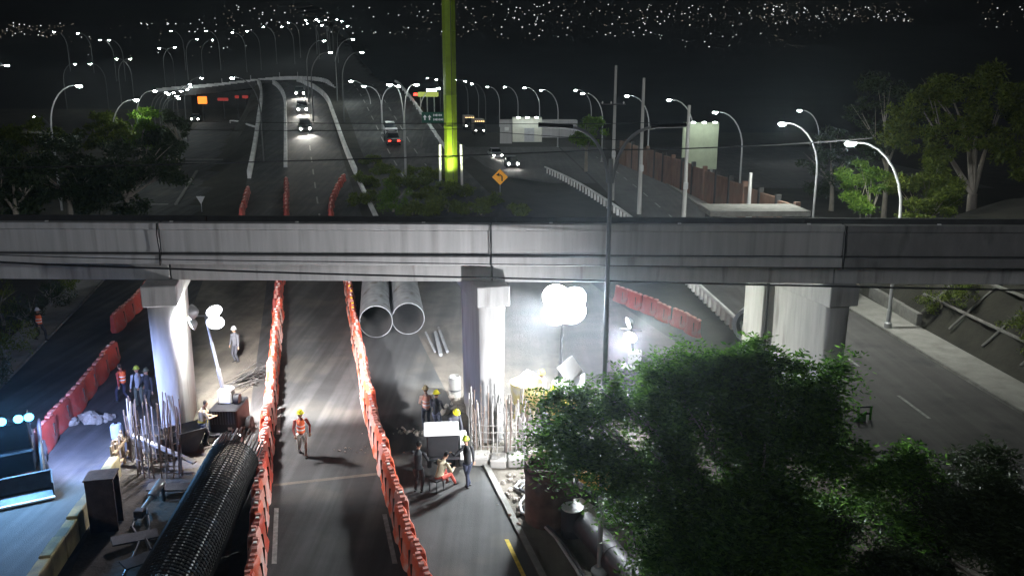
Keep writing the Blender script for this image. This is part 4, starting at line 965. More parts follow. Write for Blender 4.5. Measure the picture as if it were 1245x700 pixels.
# concrete drum, block heap near the middle pier
q = P(553, 482); t = thing('concrete_drum', 'pale upright concrete drum left of the middle pier', 'drum', (q.x, q.y, .02))
B().lathe([(0, 0), (.26, 0), (.27, .9), (.21, .95), (.2, .9), (.19, .2), (0, .2)], 20).build('shell', M_kerb, t, True); B().lathe([(.275, .3), (.285, .33), (.275, .36)], 20).build('hoop', M_dsteel, t)
stone_ms = []
for k in range(6):
    bm = bmesh.new(); bmesh.ops.create_icosphere(bm, subdivisions=1, radius=1)
    for v in bm.verts: v.co *= random.uniform(.65, 1.15); v.co.z *= .7
    me = bpy.data.meshes.new('stone'); bm.to_mesh(me); bm.free(); me.materials.append(M_stone); stone_ms.append(me)
def rubble(cx, cy, n, sx, sy, label, s0=.06, s1=.2, m=None, name='rubble_pile'):
    q = P(cx, cy); t = thing(name, label, 'rubble', (q.x, q.y, 0))
    for k in range(n):
        s = random.uniform(s0, s1) * random.choice((.6, 1, 1)); x = random.gauss(0, sx / 2); y = random.gauss(0, sy / 2)
        o = ob('stone', random.choice(stone_ms), t, (x, y, .03 + s * .3 + .25 * max(0, 1 - (x/sx)**2 - (y/sy)**2) * random.random() * (s1 > .15)), (random.uniform(0, 6), random.uniform(0, 6), random.uniform(0, 6)))
        o.scale = (s, s * random.uniform(.7, 1.3), s)
    return t
rubble(575, 495, 40, 1.0, 1.2, 'heap of rubble at the left foot of the middle pier', .08, .28)
rubble(500, 526, 46, 1.3, .35, 'line of broken stones on the ground left of the pair', .04, .12)
rubble(600, 562, 50, 2.0, .3, 'rubble strewn along the pale concrete edge before the pier', .05, .16)
rubble(110, 512, 45, .7, .4, 'dark mound of spoil on the ground behind the skid steer', .1, .3)
rubble(625, 600, 40, .6, 2.0, 'loose stones along the kerb by the hose', .04, .14)
rubble(430, 548, 14, .8, .3, 'few stones on the lane near the right barrier row', .02, .06)
q0, q1 = P(565, 560), P(648, 566); t = thing('concrete_ledge', 'pale broken concrete ledge in front of the middle pier', 'ledge', (q0 + q1) / 2)
for k in range(5): B().box((-1.25 + .62 * k, .1 * math.sin(k * 2), .16 + .03 * math.sin(k * 3)), (.6, .75, .34), Matrix.Rotation(.08 * math.sin(k * 5), 3, 'Z')).build('block', M_walk, t, bevel=.05)
# rebar cages
def rebar_cage(cx, cy, rx, ry, n, h0, h1, label, m, hoops=5, tilt=.05, jitter=.05, square=False):
    q = P(cx, cy); t = thing('rebar_cage', label, 'rebar', (q.x, q.y, 0))
    for k in range(n):
        a = 2 * math.pi * k / n; x = rx * math.cos(a) + random.gauss(0, jitter); y = ry * math.sin(a) + random.gauss(0, jitter); h = random.uniform(h0, h1)
        mid = Vector((x + random.gauss(0, tilt), y, h * .55)); B().tube([(x, y, -.1), mid, (mid.x + random.gauss(0, tilt), y + random.gauss(0, tilt), h)], .022, 6).build('rod', random.choice(m), t)
    for k in range(hoops):
        z = .2 + k * h0 * .8 / max(hoops, 1); pts = [(rx * math.cos(a) * 1.02, ry * math.sin(a) * 1.02, z + .03 * math.sin(a * 3)) for a in np.linspace(0, 2*math.pi, 22)[:-1]]
        B().tube(pts, .014, 5, closed=True).build('hoop', m[0], t)
    return t
rebar_cage(606, 548, 1.0, .7, 44, 1.7, 2.6, 'dense cage of pale vertical bars round the middle pier', [M_rebl, M_rebl, M_rebar], 5, .05, .07)
rebar_cage(628, 552, .35, .3, 16, 1.3, 2.3, 'loose bent pale bars right of the middle pier', [M_rebl], 2, .12, .1)
rebar_cage(190, 556, .85, .5, 34, 1.7, 2.4, 'dense cage of rusty bars at the foot of the left pier', [M_rebar, M_rebar, M_rebl], 3, .05, .06)
rebar_cage(196, 577, .8, .3, 22, 1.2, 1.7, 'second row of rusty bars beneath the slanted plank', [M_rebar], 2, .05, .05)
# lying pile cage
a = P(283, 563, 1.0); c = P(196, 735, 1.0); d = (c - a); Lc = d.length; qq = d.to_track_quat('Z', 'Y'); Mq = qq.to_matrix()
t = thing('pile_cage', 'huge dark cylindrical reinforcement cage lying along the left barriers', 'rebar cage', a); t.rotation_euler = qq.to_euler()
rr = .82; bar = B().tube([(0, 0, -.9), (0, 0, Lc)], .028, 6).mesh('bar', M_cage); barl = B().tube([(0, 0, -1.1), (0, 0, Lc)], .028, 6).mesh('bar', M_rebl)
for k in range(40):
    an = 2*math.pi*k/40; o = ob('bar', barl if k % 5 == 0 else bar, t, (rr*math.cos(an), rr*math.sin(an), random.uniform(-.3, .1)))
hoop = B().tube([((rr+.035)*math.cos(x), (rr+.035)*math.sin(x), 0) for x in np.linspace(0, 2*math.pi, 29)[:-1]], .026, 5, closed=True).mesh('hoop', M_cage)
z = .1
while z < Lc: ob('hoop', hoop, t, (0, 0, z)); z += .15
# loose long bars beside the cage
q = P(306, 466); t = thing('steel_bar_heap', 'heap of thin dark bars beside the left barrier row', 'bars', (q.x, q.y, 0))
for k in range(34):
    an = random.gauss(.5, .3); L = random.uniform(.8, 1.5); x, y = random.gauss(-.1, .2), random.gauss(0, .5); zz = random.uniform(.05, .5)
    B().tube([(x - L/2*math.cos(an), y - L/2*math.sin(an), zz * .3 + .03), (x + L/4, y + .2 * math.sin(an), zz + .2), (x + L/2*math.cos(an) * .9, y + L/2*math.sin(an), zz + .1)], .02, 5).build('bar', M_cage, t)
# plank
a = P(160, 528, 1.0); c = P(237, 562, .35); d = c - a
t = tag(B().box((0, 0, 0), (d.length, .2, .07)).build('timber_plank', M_walk, None, bevel=.01), 'pale dusty plank slanting across the rusty bars', 'plank'); t.location = (a + c) / 2; t.rotation_euler = d.to_track_quat('X', 'Z').to_euler()
# steel skip
q = P(222, 548); t = thing('steel_skip', 'dark open steel skip wedged behind the slanted plank', 'skip', (q.x, q.y, .02), R(20))
b = B(); A = [(-.5, -.4, .05), (.5, -.4, .05), (.5, .4, .05), (-.5, .4, .05)]; C = [(-.75, -.55, .75), (.95, -.5, 1.0), (.95, .5, 1.0), (-.75, .55, .75)]
b.add(A + C, [(0, 1, 2, 3), (0, 1, 5, 4), (1, 2, 6, 5), (2, 3, 7, 6), (3, 0, 4, 7)]); o = b.build('shell', M_dsteel, t); sm = o.modifiers.new('s', 'SOLIDIFY'); sm.thickness = .04
for k in range(10): o2 = ob('stone', random.choice(stone_ms), t, (random.uniform(-.4, .5), random.uniform(-.3, .3), .45)); o2.scale = (.16, .15, .14)
# formwork wall and yellow kerb wall
a = P(160, 548); c = P(148, 575)
t = thing('formwork_wall', 'rough ochre formwork boards left of the rusty bars', 'formwork', P(158, 566), R(8))
for k in range(8): B().box((-.32 + .1 * math.sin(k * 2), -.65 + k * .2, .55), (.06, .19, 1.1 + .12 * math.sin(k * 3.3))).build('plank', M_wood, t)
for zz in (.3, .85): B().box((-.2, .05, zz), (.09, 1.7, .09)).build('waler', M_wood, t)
a = P(142, 578); c = P(40, 735); n = 7; t = thing('yellow_kerb_wall', 'low stained yellow concrete wall running toward the lower left corner', 'wall', a); d = (c - a) / n; rz = math.atan2(d.y, d.x)
for k in range(n):
    m = d * (k + .5); B().box((m.x, m.y, .36 + .03 * math.sin(k * 2.7)), (d.length - .03, .34, .8), Matrix.Rotation(rz, 3, 'Z')).build('block', M_ywall, t, bevel=.03)
q = P(131, 640); t = thing('steel_post', 'wide dark rusty H section post by the yellow wall', 'post', (q.x, q.y, 0), R(12))
B().box((0, -.32, .85), (.8, .06, 1.75)).build('flange', M_rust, t); B().box((0, .32, .85), (.8, .06, 1.75)).build('flange', M_rust, t); B().box((0, 0, .85), (.06, .58, 1.75)).build('web', M_rust, t); B().box((0, 0, 1.75), (.86, .74, .05)).build('cap_plate', M_rust, t)
# hydraulic jack and hoses
a = P(197, 585, .7); c = P(178, 612, .4); t = thing('hydraulic_cylinder', 'pale steel hydraulic cylinder lying near the formwork', 'cylinder', a)
B().tube([(0, 0, 0), (c - a) * .7], .14, 14).build('barrel', M_steel, t, True); B().tube([(c - a) * .7, (c - a) * 1.3], .07, 10).build('rod', M_refl, t, True)
B().box((c - a) * 1.4, (.3, .3, .25)).build('clevis', M_dsteel, t, bevel=.03); B().tube([(0, 0, -.05), (0, 0, -.75)], .06, 6).build('stand', M_dsteel, t)
for k, (pts, lb) in enumerate(((((168, 622), (160, 640), (170, 655), (160, 680), (150, 700)), 'black hose snaking down toward the dark cage'), (((178, 618), (182, 640), (176, 652), (183, 668)), 'short black hose looped beside the dark cage'))):
    tag(B().tube([P(x, y, .12 + .1 * (i % 2)) for i, (x, y) in enumerate(pts)], .045, 8).build('hose', M_dsteel, None, True), lb, 'hose')
for k, (x, y, an) in enumerate(((165, 660, .6), (205, 600, .2), (178, 690, .9))):
    q = P(x, y); t = tag(B().box((0, 0, 0), (1.3, .45, .05)).build('steel_plate', M_dsteel, None, bevel=.01), ('dark steel plate below the hydraulic cylinder', 'dark steel plate beside the far end of the cage', 'dark steel plate at the bottom beside the cage')[k], 'plate'); t.location = (q.x, q.y, .2 + .06 * k); t.rotation_euler = (.15, .1, an)
q = P(143, 533); t = thing('plastic_drum', 'bluish white plastic drum at the edge of the work pit', 'drum', (q.x, q.y, .03))
B().lathe([(0, 0), (.2, 0), (.22, .05), (.22, .5), (.18, .58), (.08, .6), (0, .6)], 16).build('body', mat('bluish_plastic', (.5, .58, .72), .5, bump=0), t, True); B().lathe([(.07, .6), (.07, .66), (0, .66)], 10).build('cap', M_blackp, t)
# hopper
q = P(641, 512); t = thing('concrete_hopper', 'yellowish steel concrete hopper hung with a rope bridle', 'hopper', (q.x, q.y + .5, .02))
B().lathe([(.25, .0), (.34, .25), (.64, .7), (.68, 1.45), (.71, 1.47), (.71, 1.52), (.64, 1.5), (.6, .75), (.3, .3)], 24).build('shell', M_hop, t, True)
for k in range(4):
    an = k * math.pi / 2 + .5; B().tube([(.68*math.cos(an), .68*math.sin(an), 1.48), (.3*math.cos(an), .3*math.sin(an), 1.86), (0, 0, 1.98)], .025, 6).build('rope', M_walk, t)
    B().tube([(.5*math.cos(an), .5*math.sin(an), .6), (.62*math.cos(an), .62*math.sin(an), 0)], .04, 6).build('leg', M_hop, t)
B().lathe([(.06, .0), (.1, .04), (.06, .08)], 10, (0, 0, 1.95)).build('lifting_ring', M_steel, t)
for k, (x, y, rz) in enumerate(((693, 449, .5), (700, 466, -.3))):
    q = PY(x, y, 28.2 - k * .4); t = tag(B().box((0, 0, 0), (.75, .04, .7)).build('white_sheet', M_white, None, bevel=.01), ('tilted square white sheet above the foliage edge', 'pale sheet lying just under the tilted white sheet')[k], 'sheet'); t.location = q; t.rotation_euler = (R(-25 if k == 0 else -65), R(-28), rz)
    B().tube([(0, .03, -.3), (.2, .3, -q.z)], .03, 6).build('stand', M_steel, t)
# grey ring pipe right
q = P(912, 418); t = big_pipe('concrete_ring', (q.x, q.y, .98), (.55, 1, 0), 1.6, 1.0, M_conc, 'thick grey concrete pipe ring beside the balustrade', .2, 40)
# ---- skid steer
q = P(24, 606); t = thing('skid_steer', 'skid steer loader with blazing bluish work lights and lowered bucket', 'skid steer', (q.x - .75, q.y + 1.3, .03), R(30))
PB = mat('loader_paint', (.01, .013, .02), .4, var=.2, bump=.05)
B().box((0, .5, .85), (1.15, 2.2, .8)).build('chassis', PB, t, bevel=.06)
cab = B().box((0, .3, 1.65), (1.0, 1.3, .95), tx=.9, ty=.85).build('cab', M_glass, t, bevel=.04)
for sx in (-1, 1):
    for y0 in (-.32, .9): B().tube([(sx * .5, y0, 1.2), (sx * .45, y0 * .85 + .04, 2.15)], .045, 6).build('cab_post', M_blackp, cab)
B().box((0, .32, 2.17), (1.0, 1.25, .09)).build('cab_roof', PB, t, bevel=.03)
for sx in (-1, 1):
    arm = B().tube([(sx * .78, 1.4, 1.5), (sx * .78, .4, 1.62), (sx * .78, -.9, 1.2), (sx * .78, -1.35, .5)], [(.07, .12), (.07, .13), (.07, .12), (.07, .1)], 8).build('lift_arm', M_dsteel, t, True)
    B().tube([(sx * .78, .9, .9), (sx * .78, -.5, 1.25)], .05, 8).build('cylinder', M_steel, arm, True)
    for y0 in (-.25, 1.25): wheel(t, (sx * .78, y0, .4), 1.22)
    lh = B().box((sx * .4, -.3, 2.34), (.62, .12, .2)).build('work_light', M_blackp, t)
    for k in (-1, 1): B().lathe([(.15, 0), (.14, .03), (.08, .05), (0, .06)], 14, (sx * .4 + k * .155, -.365, 2.34), Matrix.Rotation(math.pi/2, 3, 'X')).build('lens', E_blue, lh)
    lamp('work_beam', 'SPOT', 1700, lh, (sx * .42, -.42, 2.3), (sx * .12, -1, -.35), (.2, .52, 1), .08, 150, .6)
    if sx > 0: lamp('side_beam', 'SPOT', 3600, lh, (.95, -.3, 2.5), (1.0, .65, -.75), (.36, .48, 1), .08, 140, .6)
b = B(); pr = [(-1.35, .75), (-1.5, .15), (-2.15, .05), (-2.15, .1), (-1.55, .2), (-1.4, .72)]
bk = B().add([(x, y, z) for x in (-1.0, 1.0) for y, z in pr], [(i, (i+1) % 6, 6+(i+1) % 6, 6+i) for i in range(6)]).build('bucket', M_dsteel, t)
for sx in (-1, 1): B().prism([(-1.35, .75), (-1.5, .12), (-2.15, .05), (-1.95, .5)], sx * 1.0 - .02, sx * 1.0 + .02, Matrix(((0, 0, 1), (1, 0, 0), (0, 1, 0)))).build('bucket_side', M_dsteel, bk)
B().box((0, -2.17, .08), (2.06, .1, .06)).build('cutting_edge', M_refl, bk)
# ---- foreground right
q = P(668, 640); t = thing('pile_casing', 'dark rusty upright pile casing under the tree branches', 'casing', (q.x, q.y + .5, 0))
B().lathe([(.76, -.1), (.76, 2.0), (.72, 2.0), (.72, .1)], 32).build('shell', M_rust, t, True); B().lathe([(.775, 1.6), (.8, 1.63), (.8, 1.75), (.775, 1.78)], 32).build('band', M_rust, t)
q = P(691, 645); t = thing('dark_barrel', 'dark upright barrel with a pale lid in front of the casing', 'barrel', (q.x + .1, q.y - .2, 0))
B().lathe([(0, 0), (.33, 0), (.34, .25), (.35, .27), (.34, .3), (.34, .85), (.35, .88), (.33, .9)], 24).build('shell', M_blackp, t, True); B().lathe([(.34, .9), (.345, .93), (.3, .93), (0, .91)], 24).build('lid', M_white, t, True)
a = P(706, 652); t = big_pipe('lying_pipe', (a.x + .1, a.y, .42), P(775, 735) - a, 3.4, .4, M_dsteel, 'dark steel pipe lying under the tree at the bottom edge', .03, 24)
a = P(752, 690); t = big_pipe('lying_pipe', (a.x, a.y, .27), (.3, -1, 0), 1.6, .25, M_dsteel, 'thinner dark pipe right of the lying pipe at the bottom edge', .03, 20)
for k, (off, lb) in enumerate(((0, 'pale hose running along the kerb toward the bottom edge'), (6, 'second hose beside the pale one at the kerb'))):
    pts = [(652, 583), (632, 585), (626, 592), (640, 600), (632, 612), (634, 622), (655, 632), (675, 652), (700, 690), (712, 712)]
    tag(B().tube([P(x + off, y + off * .4, .12 + .05 * k) for x, y in pts], .05, 8).build('hose', M_steel if k == 0 else M_dsteel, None, True), lb, 'hose')
q = P(641, 600); t = thing('small_pot', 'small rusty pot standing by the hoses', 'pot', (q.x + .1, q.y, 0)); B().lathe([(0, 0), (.16, 0), (.17, .35), (.15, .36), (.14, .1), (0, .08)], 14).build('shell', M_rust, t, True)
# mini excavator under the branches
q = P(735, 622); t = thing('mini_excavator', 'yellow mini excavator half hidden under the tree branches', 'excavator', (q.x, q.y + .9, .03), R(35))
for sx in (-1, 1):
    B().prism([(-.85, .0), (.85, .0), (1.0, .2), (.85, .4), (-.85, .4), (-1.0, .2)], sx * .55 - .15, sx * .55 + .15, Matrix(((0, 0, 1), (1, 0, 0), (0, 1, 0)))).build('track', M_black, t)
B().box((0, .1, .85), (1.25, 1.5, .65)).build('body', M_yel, t, bevel=.1); B().box((-.1, .0, 1.5), (.85, .9, .9), tx=.9, ty=.85).build('cab', M_glass, t, bevel=.05)
bo = B().tube([(.25, -.6, .9), (.25, -1.3, 1.9), (.25, -2.1, 1.8)], [(.1, .14), (.1, .15), (.08, .1)], 8).build('boom', M_yel, t, True)
B().tube([(.25, -2.1, 1.8), (.25, -2.4, .8)], [(.08, .1), (.07, .07)], 8).build('stick', M_dsteel, bo, True); B().prism([(-2.5, .9), (-2.2, .75), (-2.2, .3), (-2.6, .35)], .05, .45, Matrix(((0, 0, 1), (1, 0, 0), (0, 1, 0)))).build('bucket', M_dsteel, t)
wl_ = PY(709, 560, 23.9); wt = t.matrix_basis.inverted() @ wl_ if False else (Matrix.Rotation(-R(35), 3, 'Z') @ (wl_ - t.location))
lh = B().lathe([(0, .12), (.1, .1), (.16, 0), (.15, -.02)], 14, wt, Matrix.Rotation(math.pi/2, 3, 'X')).build('work_light', M_blackp, t, True)
B().lathe([(.15, 0), (.1, .05), (0, .07)], 14, wt + Vector((0, -.02, 0)), Matrix.Rotation(math.pi/2, 3, 'X')).build('lens', E_flood, lh, True)
B().tube([wt + Vector((0, .1, -.1)), wt + Vector((0, .3, -.9))], .03, 6).build('lamp_bracket', M_dsteel, t)
lamp('overpass_fill_beam', 'SPOT', 5000, lh, wt + Vector((0, .25, .1)), Matrix.Rotation(-R(35), 3, 'Z') @ Vector((-1, .45, .4)), (.95, .96, 1), .15, 150, 1)  # added beam, turned from the lens toward the overpass face to brighten it
q = P(752, 618); t = tag(B().box((0, 0, 0), (2.4, 1.8, .03)).build('ground_sheet', M_white, None), 'crumpled white sheet on the ground under the tree', 'sheet'); t.location = (q.x, q.y, .1); t.rotation_euler = (0, .03, .4)
# green frame by the right road
q = P(1050, 512); t = thing('green_frame', 'small bright green metal frame at the edge of the right road', 'frame', (q.x, q.y, .03), R(10))
gm = mat('green_frame_paint', (.12, .5, .05), .5, bump=.05)
for x in (-.28, .28): B().tube([(x, 0, 0), (x, 0, .62)], .045, 6).build('upright', gm, t)
for zz in (.6, .3): B().tube([(-.32, 0, zz), (.32, 0, zz)], .035, 6).build('rail', M_blackp, t)
B().prism([(-.5, 0), (.1, 0), (.1, .45)], -.03, .03, Matrix.Rotation(math.pi/2, 3, 'X'), (-.1, -.1, 0)).build('brace', gm, t)
# ================================================================== TREES AND SHRUBS
def leaf_mesh(name, clumps, n, size, m, sprays=1, asp=.34, shell=.55, flat=.75):
    vol = np.array([c[1][0]*c[1][1]*c[1][2] for c in clumps], float) ** (2/3.); vol /= vol.sum(); ids = rng.choice(len(clumps), n, p=vol)
    ce = np.array([c[0] for c in clumps], float)[ids]; ra = np.array([c[1] for c in clumps], float)[ids]
    d = rng.normal(size=(n, 3)); d /= np.linalg.norm(d, axis=1)[:, None]; r = shell + (1 - shell) * rng.random(n) ** .7; r *= 1 + .16 * rng.normal(size=n) * (rng.random(n) < .35)
    p = ce + d * ra * r[:, None]
    if sprays > 1:                                  # leaflets along a drooping stem
        ax = d * [1, 1, .5] + rng.normal(size=(n, 3)) * .55 + [0, 0, -.15]; ax /= np.linalg.norm(ax, axis=1)[:, None]
        k = np.arange(sprays); P0 = (p[:, None, :] + ax[:, None, :] * (k * size * .42)[None, :, None]); P0[:, :, 2] -= (k * .018 * k * size)[None, :]
        sd = np.cross(ax, [0, 0, 1.]); sd /= np.linalg.norm(sd, axis=1)[:, None] + 1e-6
        sg = np.where(k % 2 == 0, 1., -1.); a = sd[:, None, :] * sg[None, :, None] + ax[:, None, :] * .45 + rng.normal(size=(n, sprays, 3)) * .2
        nv = n * sprays; p = P0.reshape(-1, 3); a = a.reshape(-1, 3)
    else: a = rng.normal(size=(n, 3)) * [1, 1, flat]; nv = n
    a /= np.linalg.norm(a, axis=1)[:, None]; up = rng.normal(size=(nv, 3)) * .5 + [0, 0, 1]; b_ = np.cross(a, up); b_ /= np.linalg.norm(b_, axis=1)[:, None] + 1e-6
    s = (size * rng.uniform(.65, 1.3, nv))[:, None]; V = np.stack([p, p + a*s*.5 + b_*s*asp*.5, p + a*s, p + a*s*.5 - b_*s*asp*.5], 1).reshape(-1, 3)
    me = bpy.data.meshes.new(name); me.vertices.add(nv*4); me.vertices.foreach_set('co', V.ravel().astype(np.float32)); me.loops.add(nv*4); me.loops.foreach_set('vertex_index', np.arange(nv*4, dtype=np.int32))
    me.polygons.add(nv); me.polygons.foreach_set('loop_start', np.arange(0, nv*4, 4, dtype=np.int32)); me.update(calc_edges=True); me.materials.append(m); return me
def subclump(cs, k, fr=(.45, 1.0), sr=(.26, .52)):
    out = []
    for c, r in cs:
        for _ in range(k):
            d = Vector((random.gauss(0, 1), random.gauss(0, 1), random.gauss(0, .9))).normalized(); f = random.uniform(*fr); s = random.uniform(*sr)
            out.append((Vector(c) + Vector((d.x*r[0], d.y*r[1], d.z*r[2])) * f, (r[0]*s, r[1]*s, r[2]*s*random.uniform(.6, 1))))
    return out
def tree(name, label, base, clumps, n, size, m, trunk=True, tr=.2, sprays=1, shell=.5, limbs=None, group=None, cat='tree', bark=None, sub=7):
    base = Vector(base); clumps0 = clumps; clumps = (subclump(clumps, 7, (.5, 1.35), (.12, .28)) if sub == 99 else subclump(clumps, sub)) if sub else clumps
    t = thing(name, label, cat, base, 0, group)
    loc = [((Vector(c) - base), r) for c, r in clumps0]; locs = [((Vector(c) - base), r) for c, r in clumps]
    if trunk:
        cen = sum((c for c, _ in loc), Vector()) / len(loc); fork = Vector((cen.x * .25, cen.y * .25, max(cen.z * .55, .4)))
        tk = B().tube([(0, 0, -.5), fork * .5 + Vector((.05, 0, 0)), fork], [tr * 1.15, tr * .9, tr * .75], 10).build('trunk', bark or M_bark, t, True)
        for c, r in (loc if limbs is None else loc[:limbs]):
            mid = fork.lerp(c, .5) + Vector((random.gauss(0, .2), random.gauss(0, .2), .15)) * r[0] * .4
            B().tube([fork, fork.lerp(mid, .5), mid, c], [tr * .55, tr * .42, tr * .28, tr * .08], 6).build('limb', bark or M_bark, tk, True)
            for _ in range(2):
                e = c + Vector((random.gauss(0, .45) * r[0], random.gauss(0, .45) * r[1], random.uniform(.1, .6) * r[2])); B().tube([mid, mid.lerp(e, .6), e], [tr * .2, tr * .12, tr * .03], 5).build('branch', bark or M_bark, tk, True)
    ob('crown', leaf_mesh('crown', locs, n, size, m, sprays, shell=shell), t); return t
def pc(px, py, Y, rpx, sq=.8, deep=None):
    q = PY(px, py, Y); r = rpx * Y / 1000; return (q, (r, deep or r, r * sq))
# big near tree
near = [pc(690, 500, 18.5, 34), pc(735, 478, 18.8, 28), pc(668, 535, 18, 24), pc(720, 535, 17.6, 40), pc(775, 500, 18.2, 34), pc(805, 452, 18.6, 32), pc(850, 450, 18.4, 36), pc(900, 455, 18, 36), pc(850, 510, 17.4, 50),
        pc(800, 560, 16.8, 48), pc(880, 590, 16.4, 62), pc(945, 468, 17.6, 36), pc(975, 500, 17.2, 34), pc(930, 540, 16.6, 60), pc(960, 640, 15.8, 85), pc(860, 680, 15.6, 50), pc(1000, 560, 16, 50), pc(1040, 650, 15.4, 80), pc(1070, 575, 15.6, 40), pc(770, 610, 17, 22), pc(985, 458, 17.4, 34), pc(995, 488, 16.8, 22), pc(935, 432, 17.9, 26), pc(830, 625, 16, 40), pc(800, 665, 15.8, 34), pc(840, 700, 15.2, 45), pc(900, 660, 15.2, 60), pc(880, 640, 16.2, 45), pc(920, 600, 16.4, 45), pc(850, 620, 16.6, 40)]
b0 = P(900, 690); tree('near_tree', 'big dark feathery leaved tree filling the lower right foreground', (b0.x, 17.5, 0), near, 13500, .135, L_near, True, .24, 13, .2, 14, None, sub=99)
near2 = [pc(1110, 605, 15.2, 55), pc(1160, 640, 14.6, 75), pc(1220, 600, 14.4, 70), pc(1100, 680, 14.4, 80), pc(1200, 700, 14, 90), pc(1270, 640, 14, 80), pc(1180, 570, 15, 40)]
b0 = P(1180, 740); tree('near_tree', 'almost black tree in the lower right corner beside the big one', (b0.x, 14.8, 0), near2, 7500, .12, L_dark, True, .2, 9, .35, 5, sub=99)  # darker leaves stand in for the little light reaching this corner
# right background tree with visible trunk and the two bushes
Yt = 58; bx = PY(1178, 300, Yt)
rt_ = [pc(1120, 130, Yt, 32), pc(1155, 110, Yt, 35), pc(1190, 95, Yt, 30), pc(1215, 140, Yt, 34), pc(1180, 145, Yt - 2, 26), pc(1240, 120, Yt, 34), pc(1150, 165, Yt - 2, 24), pc(1225, 185, Yt - 1, 20), pc(1090, 150, Yt + 2, 28), pc(1260, 170, Yt, 30), pc(1140, 188, Yt - 2, 26), pc(1195, 168, Yt - 3, 24), pc(1245, 205, Yt, 24), pc(1110, 175, Yt, 24), pc(1205, 120, Yt - 2, 28)]
tree('roadside_tree', 'open crowned tree with a bare pale trunk at the upper right', (bx.x, Yt, 0), rt_, 26000, .33, L_far, True, .42, 1, .3, 4)
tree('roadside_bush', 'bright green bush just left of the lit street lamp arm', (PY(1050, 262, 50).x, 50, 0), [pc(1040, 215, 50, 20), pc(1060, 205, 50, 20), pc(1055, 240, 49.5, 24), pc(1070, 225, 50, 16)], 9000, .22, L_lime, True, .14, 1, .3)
tree('roadside_bush', 'large olive bush right of the lit street lamp', (PY(1125, 262, 50).x, 50, 0), [pc(1105, 230, 49, 24), pc(1130, 220, 50, 30), pc(1150, 240, 49, 28), pc(1110, 255, 48.5, 26), pc(1140, 205, 50.5, 18)], 14000, .22, L_far, True, .16, 1, .3)
for k, (x, y, Y, r, lb) in enumerate(((1075, 110, 75, 34, 'dim tree behind the open crowned tree'), (1010, 170, 82, 26, 'dark tree behind the curved lamp at the right'))):
    tree('roadside_tree', lb, (PY(x, 262, Y).x, Y, .5), [pc(x, y, Y, r), pc(x - r * .8, y + r * .8, Y, r * .8), pc(x + r * .7, y + r, Y, r * .9), pc(x, y + 2 * r, Y, r)], 4200, .4, L_dark, True, .25, 1, .3)
# centre and left vegetation
tree('roadside_tree', 'round green tree left of the tall utility pole', (PY(712, 205, 112).x, 112, T(PY(712, 205, 112).x, 112)), [pc(712, 150, 112, 17), pc(702, 165, 112, 14), pc(726, 160, 112, 15), pc(715, 175, 111, 14)], 3600, .42, L_lime, True, .25, 1, .3)
def shrub(px, py, r, label, n=1500, size=.2, m=L_far, h=1.0, group=None, name='shrub'):
    q = G(px, py, off=0); rr = r * q.y / 1000
    cl_ = [(q + Vector((random.gauss(0, rr * .5), random.gauss(0, rr * .4), rr * h * random.uniform(.4, .9))), (rr * .6, rr * .6, rr * .55 * h)) for _ in range(5)]
    return tree(name, label, q, cl_, n, size, m, True, .06 * rr + .03, 1, .3, None, group, 'shrub')
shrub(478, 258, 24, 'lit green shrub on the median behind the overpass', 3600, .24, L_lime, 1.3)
for x, y, r in ((445, 225, 14), (500, 262, 20), (520, 245, 18), (535, 235, 16), (565, 240, 18), (585, 262, 20), (600, 250, 14), (545, 258, 22), (525, 262, 22), (455, 250, 20), (485, 228, 16), (510, 228, 18), (530, 218, 14), (470, 212, 14), (455, 200, 12), (510, 215, 14), (625, 262, 14)):
    shrub(x, y, r, 'dark low shrub on the planted median near the yellow green column', 2600, .3, L_far, .7, 'low median shrubs')
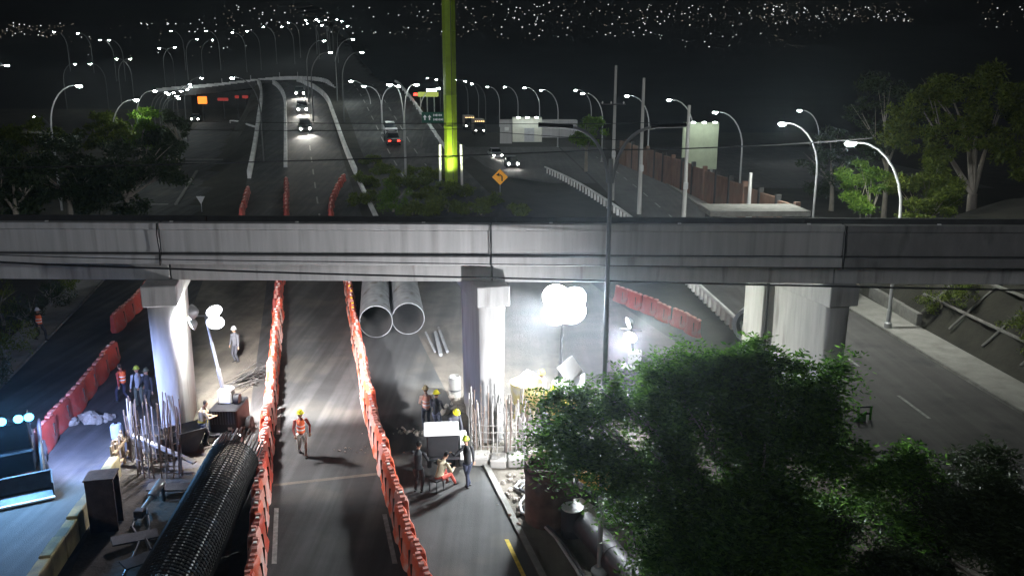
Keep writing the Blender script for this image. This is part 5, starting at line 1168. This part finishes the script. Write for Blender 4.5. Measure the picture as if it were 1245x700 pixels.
lt = [('dark tree at the far left edge above the overpass', 20, 262, 66, [(15, 190, 40), (-15, 215, 40), (40, 225, 36), (10, 245, 34)], L_dark, 6000),
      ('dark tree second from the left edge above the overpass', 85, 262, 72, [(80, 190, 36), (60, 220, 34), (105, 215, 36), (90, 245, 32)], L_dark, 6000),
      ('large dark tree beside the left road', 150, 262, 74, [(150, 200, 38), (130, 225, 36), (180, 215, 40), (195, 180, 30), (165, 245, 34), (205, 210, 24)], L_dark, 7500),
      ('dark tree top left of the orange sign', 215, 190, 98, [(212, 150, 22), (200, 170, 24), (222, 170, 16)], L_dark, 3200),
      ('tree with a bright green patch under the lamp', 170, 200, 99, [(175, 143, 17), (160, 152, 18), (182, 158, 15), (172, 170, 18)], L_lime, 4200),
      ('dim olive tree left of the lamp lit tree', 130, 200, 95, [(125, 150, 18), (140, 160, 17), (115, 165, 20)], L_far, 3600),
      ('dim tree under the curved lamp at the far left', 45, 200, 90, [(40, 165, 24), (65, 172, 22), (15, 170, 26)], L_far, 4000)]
for lb, x, y, Y, cs, m, n in lt:
    bq = PY(x, y, Y); tree('dark_tree', lb, (bq.x, Y, T(bq.x, Y)), [pc(a, c, Y + random.uniform(-2, 2), r) for a, c, r in cs], int(n * 1.6), .42, m, True, .28, 1, .3, None)
for k, (x, y, r) in enumerate(((8, 440, 30), (30, 400, 26), (5, 395, 32), (60, 375, 22), (85, 360, 18), (-5, 480, 26))):
    shrub(x, y, r, ('bushy dark shrub at the left edge by the pavement', 'dark shrub just behind the walking person', 'taller dark shrub at the left edge', 'dark shrub further up the left pavement', 'small dark shrub near the far end of the left pavement', 'dark shrub lowest at the left edge')[k], 1600, .16, L_dark if k % 2 else L_far, 1.5)
for k, (y, v) in enumerate(((30, 27), (32, 29), (34, 29.5), (36, 27.2), (38, 27.5), (39.5, 29.2), (41, 30), (43, 28.2), (44.5, 27.2), (46, 30), (47, 29), (49, 27.6))):
    x = XV(v, y); v = 25.2 + (v - 26.6) * .9; x = XV(v, y); z = .4 + (v - 25.2) * 1.44; cl_ = [(Vector((x + random.gauss(0, .5), y + random.gauss(0, .6), z + random.uniform(.2, .8))), (.8, .8, .6)) for _ in range(4)]
    tree('slope_shrub', 'dark shrub growing on the embankment behind the lattice', (x, y, z), cl_, 1100, .17, L_far, True, .06, 1, .3, None, 'shrubs on the embankment', 'shrub')
